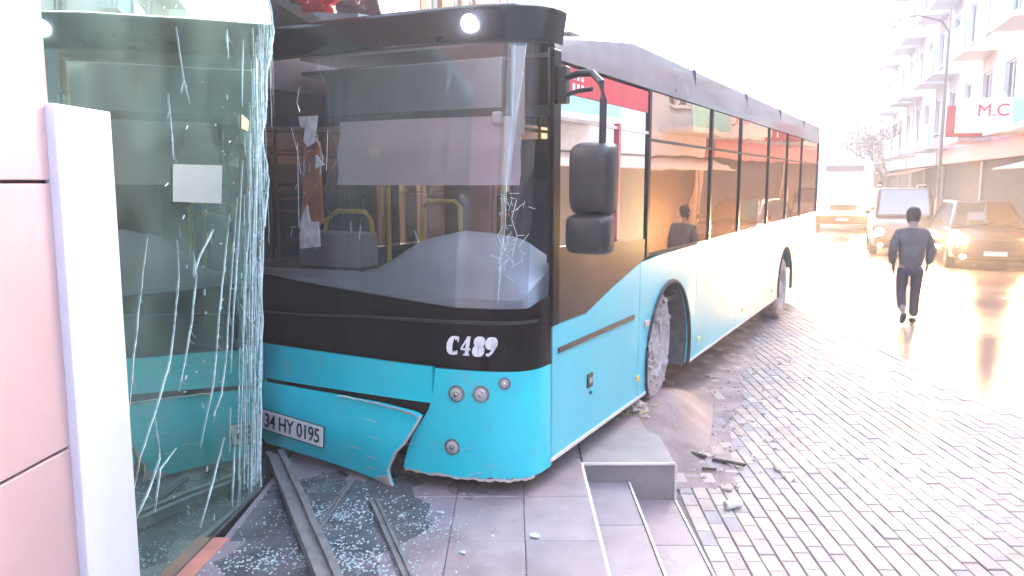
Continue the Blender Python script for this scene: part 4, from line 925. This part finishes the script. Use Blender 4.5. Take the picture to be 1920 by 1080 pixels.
bar((-1.60, 5.20, .20), (-.76, 3.30, .20), .115, .06, M['alu'], 'metal_beam', 'thick dented grey window frame beam lying on the tiles', 'metal beam')
bar((-1.00, 4.80, .185), (-1.06, 3.92, .185), .035, .02, M['alu'], 'metal_strip', 'short dark strip touching the thick beam', 'metal strip')
bar((-.82, 4.50, .185), (-.42, 3.35, .185), .05, .028, M['alu'], 'metal_strip', 'thin pale strip right of the thick beam', 'metal strip')
def shardmesh(n, sc_, th): 
    k = R.randint(3, 5); a0 = R.random()*6; poly = [(cos(a0+6.283*i/k)*sc_*R.uniform(.5, 1), sin(a0+6.283*i/k)*sc_*R.uniform(.4, 1)) for i in range(k)]
    return MB().prism(poly, 2, 0, th)
gp_ = []
for i in range(60):
    a = 2*pi*i/60; r_ = 1+.16*sin(3*a)+.10*sin(7*a+1)+R.uniform(-.05, .05); gp_.append((max(-1.49, -1.02+.50*r_*cos(a)+.04*sin(19*a)), 4.1+.95*r_*sin(a)+.04*sin(23*a)))
MB().prism(gp_, 2, .17, .1825).build('grime_shade_film', mat('wet_grime_shade', (.10, .095, .105), .35, var=.45, scale=5, bump=.4, bscale=18, rvar=.2), kind='structure')  # dark tone holds the shop's shade as well as real dirt
g = MB()
def crumbs(n, fx, fy, z, s0_, s1_):
    for i in range(n):
        x, y = fx(), fy(); s_ = R.uniform(s0_, s1_); a = R.random()*6
        g.box((x, y, z+s_*.3), (s_, s_*R.uniform(.5, 1), s_*.5), a)
crumbs(900, lambda: R.gauss(-.95, .32), lambda: R.gauss(4.05, .45), .181, .003, .010)
crumbs(300, lambda: R.uniform(-1.45, .4), lambda: R.uniform(3.2, 5.0), .181, .002, .006)
setp(g.build('glass_crumbs', M['shard']), 'scattered glass crumbs over the terrace tiles', None, None, 'stuff')
spots = [(-.62, 3.55, 'glass shard between the thick beam and the thin strip'), (-1.15, 4.35, 'glass shard left of the thick fallen beam'), (-.40, 4.35, 'glass shard under the hanging bumper tip'), (.12, 4.05, 'glass shard farthest right on the terrace tiles'), (-.98, 3.55, 'glass shard beside the near end of the thick beam'), (-.25, 3.85, 'glass shard just right of the thin strip'), (-.62, 4.3, 'glass shard just left of the thin strip')]
for x, y, lab in spots:
    m_ = shardmesh(0, R.uniform(.03, .05), .005); o = m_.build('glass_shard', M['shard'], loc=(x, y, .184), rot=(R.uniform(-.15, .15), R.uniform(-.15, .15), 0))
    setp(o, lab, 'glass shard', 'glass shards on the terrace tiles')
# frosty crushed-glass patches
g = MB()
for cx, cy2, n, s_ in ((-1.0, 4.35, 260, .10), (-.72, 3.75, 220, .08), (-.95, 3.85, 160, .07), (-.42, 4.15, 90, .06), (-1.28, 3.75, 130, .07)):
    for i in range(n): g.box((R.gauss(cx, s_*1.5), R.gauss(cy2, s_*1.1), .183), (R.uniform(.004, .014), R.uniform(.003, .010), .004), R.random()*6)
setp(g.build('crushed_glass', M['shard']), 'frosty heaps of crushed glass around the fallen beams', None, None, 'stuff')
# rubble at the wheel
def rock(name, loc, s_, m, lab, cat, flat=.45, group=None):
    bm = bmesh.new(); bmesh.ops.create_icosphere(bm, subdivisions=2, radius=1)
    sd_ = R.random()*9
    for v in bm.verts:
        k = .75+.3*sin(v.co.x*3+sd_)*cos(v.co.y*4+sd_)+R.uniform(-.09, .09); v.co = Vector((v.co.x*s_*k*1.2, v.co.y*s_*k*.8, v.co.z*s_*k*flat))
    me = bpy.data.meshes.new(name); bm.to_mesh(me); bm.free(); me.materials.append(m)
    o = link(name, me, None, None, loc, (0, 0, R.random()*6)); return setp(o, lab, cat, group)
RUB = mat('rubble', (.50, .40, .34), .85, var=.35, scale=12, bump=.6); RUBY = mat('yellow_rubble', (.50, .42, .20), .85, var=.35, scale=12, bump=.5)
hp = MB()
for i in range(34):
    c = Vector((R.gauss(1.05, .13), R.gauss(6.42, .17), .175+R.uniform(0, .03))); s_ = R.uniform(.015, .06); k = len(hp.v)
    if c.x > 1.12: c.z = -.05
    for v in ((1, 0, 0), (0, 1, 0), (-1, 0, 0), (0, -1, 0), (0, 0, .6), (.1, .1, -.6)): hp.v.append(tuple(c+Vector(v)*s_*R.uniform(.6, 1.2)))
    hp.f += [(k+a, k+(a+1) % 4, k+4) for a in range(4)]+[(k+(a+1) % 4, k+a, k+5) for a in range(4)]
setp(hp.build('rubble', RUB), 'heap of broken concrete before the front wheel', None, None, 'stuff')
hp = MB()
for i in range(14):
    c = Vector((R.gauss(.98, .12), R.gauss(6.3, .12), .178)); s_ = R.uniform(.02, .05); hp.box(tuple(c), (s_*1.6, s_*.6, .012), R.random()*6)
setp(hp.build('yellow_rubble', RUBY), 'yellowish chips in front of the wheel', None, None, 'stuff')
for i, (x, y, s_, lab) in enumerate(((1.50, 6.9, .085, 'pink plaster flake standing just right of the front wheel'), (1.62, 6.85, .05, 'small flake beside the pink plaster flake'), (1.52, 6.05, .075, 'pale flat flake on the mud between wheel and block'), (1.64, 5.92, .03, 'tiny crumb behind the pale flat flake'), (1.98, 5.75, .04, 'dark crumb right of the two splinters'), (1.98, 5.6, .03, 'small crumb on the paving bricks right of the block'), (1.5, 5.35, .045, 'pale crumb nearest the concrete block'), (2.2, 8.6, .07, 'whitish lump beside the bus skirt behind the wheel'), (2.45, 8.9, .06, 'second whitish lump farther along the bus skirt'), (3.3, 11.5, .06, 'small pale lump near the bus rear'))):
    rock('rubble_chunk', (x, y, -.075), s_, RUB, lab, 'rubble', .4)
hp = MB()
for i in range(260):
    y = R.uniform(5.3, 9.5); x = 1.1+.42*(y-5.3)+R.gauss(.25, .28); s_ = R.choice((.006, .008, .012, .012, .02, .028))
    if x < 1.16: continue
    k = len(hp.v); c = Vector((x, y, -.082+(.22 if x < 1.1+.28*(y-5.6) and 6 < y < 7.4 else 0)))
    for v in ((1, 0, 0), (0, 1, 0), (-1, 0, 0), (0, -1, 0), (0, 0, .6), (.1, .1, -.6)): hp.v.append(tuple(c+Vector(v)*s_*R.uniform(.6, 1.3)))
    hp.f += [(k+a, k+(a+1) % 4, k+4) for a in range(4)]+[(k+(a+1) % 4, k+a, k+5) for a in range(4)]
setp(hp.build('grit', RUB), 'pale grit and crumbs over the muddy paving by the bus', None, None, 'stuff')
WSP = mat('dark_wood_splinter', (.07, .05, .045), .8, var=.3)
for p, q, w_, lab in (((1.33, 6.18, -.08), (1.50, 5.98, -.075), .035, 'dark splinter nearest the block on the muddy bricks'), ((1.55, 5.95, -.08), (1.75, 5.78, -.07), .035, 'dark splinter just right of the first one'), ((1.42, 5.75, -.08), (1.52, 5.72, -.08), .02, 'tiny dark splinter below the other two')):
    bar(p, q, w_, .014, WSP, 'splinter', lab, 'splinter')
# crushed white can
cn = empty('crushed_can', (1.40, 5.02, -.084), .35, label='crushed white drink can lying on the paving bricks', cat='can')
MB().lathe([(.022, 0), (.031, .006), (.031, .05), (.024, .075), (.030, .10), (.028, .118), (.022, .122)], 20, Matrix.Translation((0, 0, .028)) @ Matrix.Rotation(pi/2, 4, 'Y')).build('can_body', M['white'], cn, smooth=True)
MB().lathe([(.021, -.004), (.024, .0), (.001, .002)], 16, Matrix.Translation((.0, 0, .028)) @ Matrix.Rotation(-pi/2, 4, 'Y')).build('can_lid', M['rim'], cn, smooth=True)

# ------------------------------------------------------------ damp glowing air
HAZE = True
if HAZE:
    hz = MB().box((20, 50, 15), (220, 220, 33)).build('haze', None, kind='stuff')
    hm = bpy.data.materials.new('haze'); hm.use_nodes = True; t = hm.node_tree; t.nodes.clear()
    o_ = t.nodes.new('ShaderNodeOutputMaterial'); pv = t.nodes.new('ShaderNodeVolumePrincipled'); pv.inputs['Color'].default_value = (.95, .92, .92, 1); pv.inputs['Density'].default_value = .009; pv.inputs['Anisotropy'].default_value = .3
    t.links.new(pv.outputs[0], o_.inputs['Volume']); hz.data.materials.append(hm)
